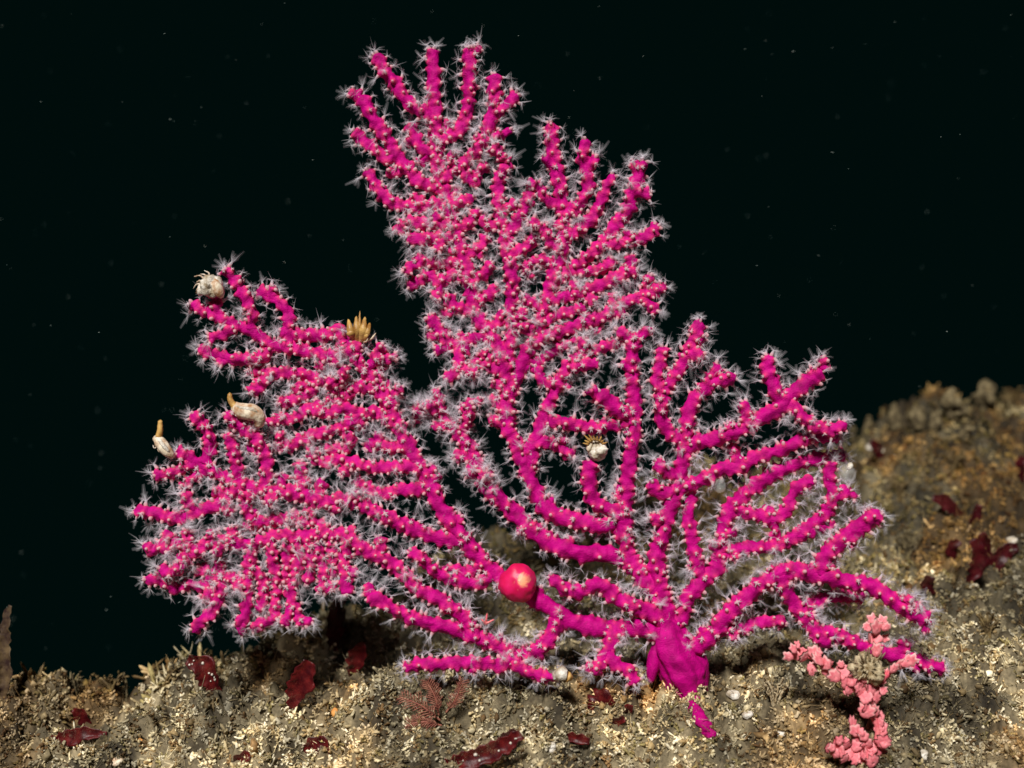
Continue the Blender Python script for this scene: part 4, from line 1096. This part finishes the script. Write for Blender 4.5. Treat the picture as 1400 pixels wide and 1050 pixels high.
def plate_mesh(w, l, rimpale, seed):
    r = random.Random(seed); nr, na = 5, 22; lob = r.choice((3, 4, 5)); ph = r.uniform(0, 6.28); V = []; A = []
    for sgn in (1, -1):
        for i in range(nr):
            q = (i + 1) / nr
            for j in range(na):
                th = 2 * math.pi * j / na
                up = 0.5 + 0.5 * math.cos(th)
                out = 1 + 0.26 * up * math.cos(lob * 2 * th + ph) - 0.35 * (1 - up)
                x = w * q * out * math.sin(th) * (0.75 + 0.45 * up); z = l * q * out * math.cos(th)
                y = sgn * 0.24 * w * math.sqrt(max(0.0, 1 - q ** 2.4)) + 0.25 * w * math.sin(x / w * 1.6 + ph)
                V.append((x, y, z)); A.append(rimpale * max(0.0, (q - 0.6) / 0.4) * up ** 1.5)
        V.append((0, sgn * 0.24 * w, 0)); A.append(0)
    V = np.array(V) * S; F4 = []; F3 = []; h = nr * na + 1
    for k0, fl in ((0, 0), (h, 1)):
        for i in range(nr - 1):
            for j in range(na):
                f = (k0 + i * na + j, k0 + i * na + (j + 1) % na, k0 + (i + 1) * na + (j + 1) % na, k0 + (i + 1) * na + j)
                F4.append(f[::-1] if fl else f)
        for j in range(na):
            f = (k0 + nr * na, k0 + (j + 1) % na, k0 + j); F3.append(f[::-1] if fl else f)
    o_ = (nr - 1) * na
    for j in range(na):
        F4.append((o_ + j, o_ + (j + 1) % na, h + o_ + (j + 1) % na, h + o_ + j))
    me = mesh_np('segment', V, [np.array(F4), np.array(F3)]); f_attr(me, 'pale', np.array(A)); return me
EXTRA = [(a + rs.uniform(-7, 7), b_ + rs.uniform(-6, 6), w * .75, l * .75, r_ + rs.uniform(-1, 1)) for (a, b_, w, l, r_) in SEG[14:] for _ in range(1)]
for i, (a, b_, w, l, r_) in enumerate(SEG + EXTRA):
    c = P(a + rs.uniform(-1, 1), b_, yc + rs.uniform(-.005, .003))
    o = obj('segment', plate_mesh(w * 1.5, l * 1.4, 1.0 if i < 24 else rs.choice((0.0, 0.3, 0.8)), i), M_pinkrim, t)
    o.location = Vector(c - np.array(t['_o'])); o.rotation_euler = (rs.uniform(-.5, .5), r_ + rs.uniform(-.2, .2), rs.uniform(-.6, .6))
part_tube('axis', t, [(1190, 1042, yc + .002), (1200, 1000, yc + .002), (1190, 960, yc + .002), (1194, 930, yc + .003), (1199, 885, yc + .002)], [5, 4, 4, 3, 2], M_pink, 0.5, 6)
part_tube('axis', t, [(1190, 950, yc + .002), (1160, 935, yc + .003), (1120, 903, yc + .002), (1088, 896, yc + .001)], [4, 4, 3, 2], M_pink, 0.5, 6)
part_tube('axis', t, [(1204, 934, yc + .002), (1218, 918, yc + .002), (1236, 907, yc + .001)], [3, 3, 2], M_pink, 0.5, 6)
fz = part_lump('fuzz_clump', t, 1187, 914, yc - .001, 23, 16, 19, M_tan, 0.3, 0.35, 200, 4, 12)
for k in range(40):
    a = rs.uniform(0, 6.28); r_ = rs.uniform(5, 22); x0, y0 = 1187 + r_ * math.cos(a), 912 + r_ * .8 * math.sin(a); L = rs.uniform(5, 11)
    part_tube('fuzz_hair', fz if False else t, [(x0, y0, yc - .007), (x0 + L * .6 * math.cos(a), y0 + L * .6 * math.sin(a) - 2, yc - .011), (x0 + L * math.cos(a), y0 + L * math.sin(a) - 4, yc - .012)], [1.4, 1.2, .6], M_tan, 0.4, 4)

# sponges, pebbles and shells
for (px, py, w, h, r_, lab) in [(1252, 574, 11, 20, .1, 'tall pale knob sponge on the ridge skyline'), (1224, 572, 8, 17, -.1, 'slim pale sponge beside the tall ridge sponge'), (1186, 566, 5, 14, .3, 'thin pale sponge finger on the ridge near the branch tips'),
                                 (1305, 556, 14, 20, 0, 'broad olive sponge mound on the ridge skyline'), (1346, 548, 15, 19, .1, 'rounded brown sponge at the highest part of the ridge'), (1318, 590, 8, 15, .9, 'leaning cream sponge below the broad olive mound'), (1278, 580, 7, 12, 0, 'low pale sponge bud between the ridge sponges')]:
    py += settle(px, py + h * .7)
    g = ground_point(px, py + h * .7)
    t = empty('sponge', g); t['_o'] = [float(v) for v in g]; tag(t, lab, 'sponge')
    k = 1 + g[1]
    cen = P(px, py, g[1] - .004)
    lump('body', cen, (w * S * k, w * S * k, h * S * k), M_sponge, t, 0.75, 75, 4, (0, r_, 0), seed=px)
    lump('root', cen + (g - cen) * 0.7, (w * .8 * S * k, w * .8 * S * k, h * .7 * S * k), M_sponge, t, 0.3, 90, 3, (0, 0, 0), seed=px + 1)
    lump('opening', cen + np.array((r_ * h * .7 * S, -w * .55 * S, h * .75 * S)) * k, (w * .32 * S, w * .32 * S, w * .3 * S), M_olive, t, 0.2, 200, 2, seed=px + 2)
for (px, py, w, h, r_, mat, nm, lab, cat) in [
        (140, 1020, 8, 14, .1, M_sponge, 'pebble', 'pale elongated pebble beside the long flat red blade', 'pebble'), (256, 951, 9, 14, -.1, M_sponge, 'pebble', 'smooth pale pebble left of the spotted blade', 'pebble'),
        (192, 1013, 4, 4, .5, M_pebble, 'pebble', 'orange grain in the turf near the pale elongated pebble', 'pebble'), (458, 975, 4.5, 7, 0, M_pebble, 'pebble', 'bright orange grain beside the upright red blade', 'pebble'),
        (753, 1022, 8, 9, .6, M_white, 'shell', 'white angular shell chip below the stubby orange-red blade', 'shell'), (1004, 951, 9, 7, .3, M_white, 'shell', 'white shell chip right of the coral foot', 'shell'),
        (1388, 741, 16, 6, .25, M_white, 'shell', 'bright white long shell above the dark red clump', 'shell'), (1204, 618, 5, 10, -.3, M_cream, 'shell', 'yellowish upright shell behind the right branch tips', 'shell'),
        (1188, 612, 4.5, 5, 0, M_white, 'shell', 'round white shell speck behind the right branch tips', 'shell'), (1062, 1003, 12, 5, .1, M_white, 'shell', 'flat cream shell slab left of the pink alga', 'shell'),
        (1022, 978, 8, 6, -.3, M_white, 'shell', 'chalky shell lump between the foot and the pink alga', 'shell'), (1262, 1032, 9, 8, .3, M_white, 'shell', 'pale rounded shell right of the pink alga base', 'shell'),
        (160, 1042, 11, 7, .2, M_cream, 'shell', 'yellow cream shell fragment at the bottom turf', 'shell'), (90, 945, 7, 6, 0, M_sponge, 'pebble', 'grey pebble on the left rock edge', 'pebble')]:
    g = ground_point(px, py); k = 1 + g[1]
    o = lump(nm, P(px, py, g[1] - .001), (w * .85 * S * k, w * .6 * S * k, h * .85 * S * k), mat, None, 0.6, 190, 3, (0, r_, 0), seed=px)
    tag(o, lab, cat)

# small weeds on the left rock edge
def weed(px, py, top, n, spread, mat, label, cat='alga', rr=1.6):
    dd = settle(px, py); py += dd; top += dd
    g = ground_point(px, py); t = empty('turf_weed', P(px, py, g[1])); t['_o'] = [float(v) for v in P(px, py, g[1])]; tag(t, label, cat)
    r = random.Random(px)
    for k in range(n):
        x1 = px + r.uniform(-spread, spread); y1 = top + r.uniform(0, 0.4) * (py - top); xm = px + (x1 - px) * .35 + r.uniform(-3, 3)
        yb = g[1] - .001
        sp_ = part_tube('sprig', t, [(px + r.uniform(-3, 3), py + 6, yb), (xm, (py + y1) / 2, yb - r.uniform(-.004, .006)), (x1, y1, yb - r.uniform(-.006, .008))], [rr * 1.4, rr, rr * .9], mat, 1.2, 6)
        sp_['_o'] = list(t['_o'])
        for q in range(4):
            v = 0.35 + .17 * q; a = r.uniform(-1.3, 1.3) - 1.57; xx, yv = px + (x1 - px) * v, py + (y1 - py) * v; l = r.uniform(4, 9)
            part_tube('branchlet', sp_, [(xx, yv, yb), (xx + l * .6 * math.cos(a), yv + l * .6 * math.sin(a), yb - .002), (xx + l * math.cos(a + .3), yv + l * math.sin(a + .3), yb - .003)], [rr * .8, rr * .8, rr * .7], mat, 0.6, 5)
weed(172, 915, 880, 3, 8, M_sponge, 'slender pale weed standing on the left rock edge')
weed(103, 948, 920, 3, 9, M_sponge, 'short pale weed nearer the left end of the rock')
weed(150, 930, 905, 7, 26, M_olive, 'bushy brown weed mound beneath the slender pale weed')
weed(362, 900, 866, 5, 18, M_sponge, 'pale forked weed under the left lobe')
weed(286, 915, 888, 4, 10, M_olive, 'brown weed sprig behind the spotted red blade')
weed(225, 935, 912, 5, 20, M_olive, 'low brown weed left of the spotted red blade')
weed(1168, 590, 556, 3, 6, M_sponge, 'pale wispy weed at the ridge beside the branch tips')
weed(1385, 560, 528, 6, 20, M_olive, 'bushy olive weed at the high end of the ridge')
weed(1300, 645, 612, 6, 22, M_olive, 'brown bushy weed on the upper ridge slope')
weed(1230, 680, 650, 6, 22, M_olive, 'olive bushy weed on the ridge below the slim sponge')
weed(1240, 760, 722, 7, 24, M_sponge, 'sandy bushy weed right of the upper right branch tip')
weed(1350, 870, 836, 6, 24, M_olive, 'brown bushy weed on the low right slope')
weed(1060, 960, 925, 8, 30, M_tan, 'tan feathery weed left of the pink alga')
M_browns = noise_mat('brown_seaweed_skin', (0.03, 0.014, 0.012), (0.13, 0.085, 0.04), 150, 0.6, 0.6, 400)
blade('brown_seaweed', [(2, 960), (6, 925), (6, 885), (8, 845), (14, 828)], [7, 10, 9, 8, 3], M_browns, 'tall narrow brown frond at the left end of the rock', 'brown alga')

# specks drifting in the water
r = np.random.default_rng(55); n = 300
px = r.uniform(-20, 1420, n); py = r.uniform(-20, 900, n); yy = r.uniform(-0.25, 0.5, n)
V = []; F = []
for i in range(n):
    c = P(px[i], py[i], yy[i])
    if c[2] < rock_z(np.array([c[0]]), np.array([c[1]]))[0] + 0.03: continue
    L = r.uniform(0.3, 1.6) * S * (1.8 if r.random() < 0.2 else 1); R = r.uniform(0.22, 0.5) * S
    a = r.normal(0.25, 0.35); d = np.array((math.cos(a), r.normal(0, .3), math.sin(a))); k = len(V)
    e1 = np.array((-d[2], 0, d[0])); e2 = np.cross(d, e1)
    for p in (d * L, -d * L, e1 * R, -e1 * R, e2 * R, -e2 * R): V.append(c + p)
    F += [(k, k + 2, k + 4), (k, k + 4, k + 3), (k, k + 3, k + 5), (k, k + 5, k + 2), (k + 1, k + 4, k + 2), (k + 1, k + 3, k + 4), (k + 1, k + 5, k + 3), (k + 1, k + 2, k + 5)]
M_speck = noise_mat('drifting_speck', (0.10, 0.16, 0.15), (0.45, 0.50, 0.45), 900, 0.8)
o = obj('drifting_specks', mesh_np('drifting_specks', np.array(V), [np.array(F)], False), M_speck); o['kind'] = 'stuff'
tag(o, 'fine pale specks and fibres drifting in the dark water', 'particles')
for o in bpy.data.objects:
    if '_o' in o: del o['_o']
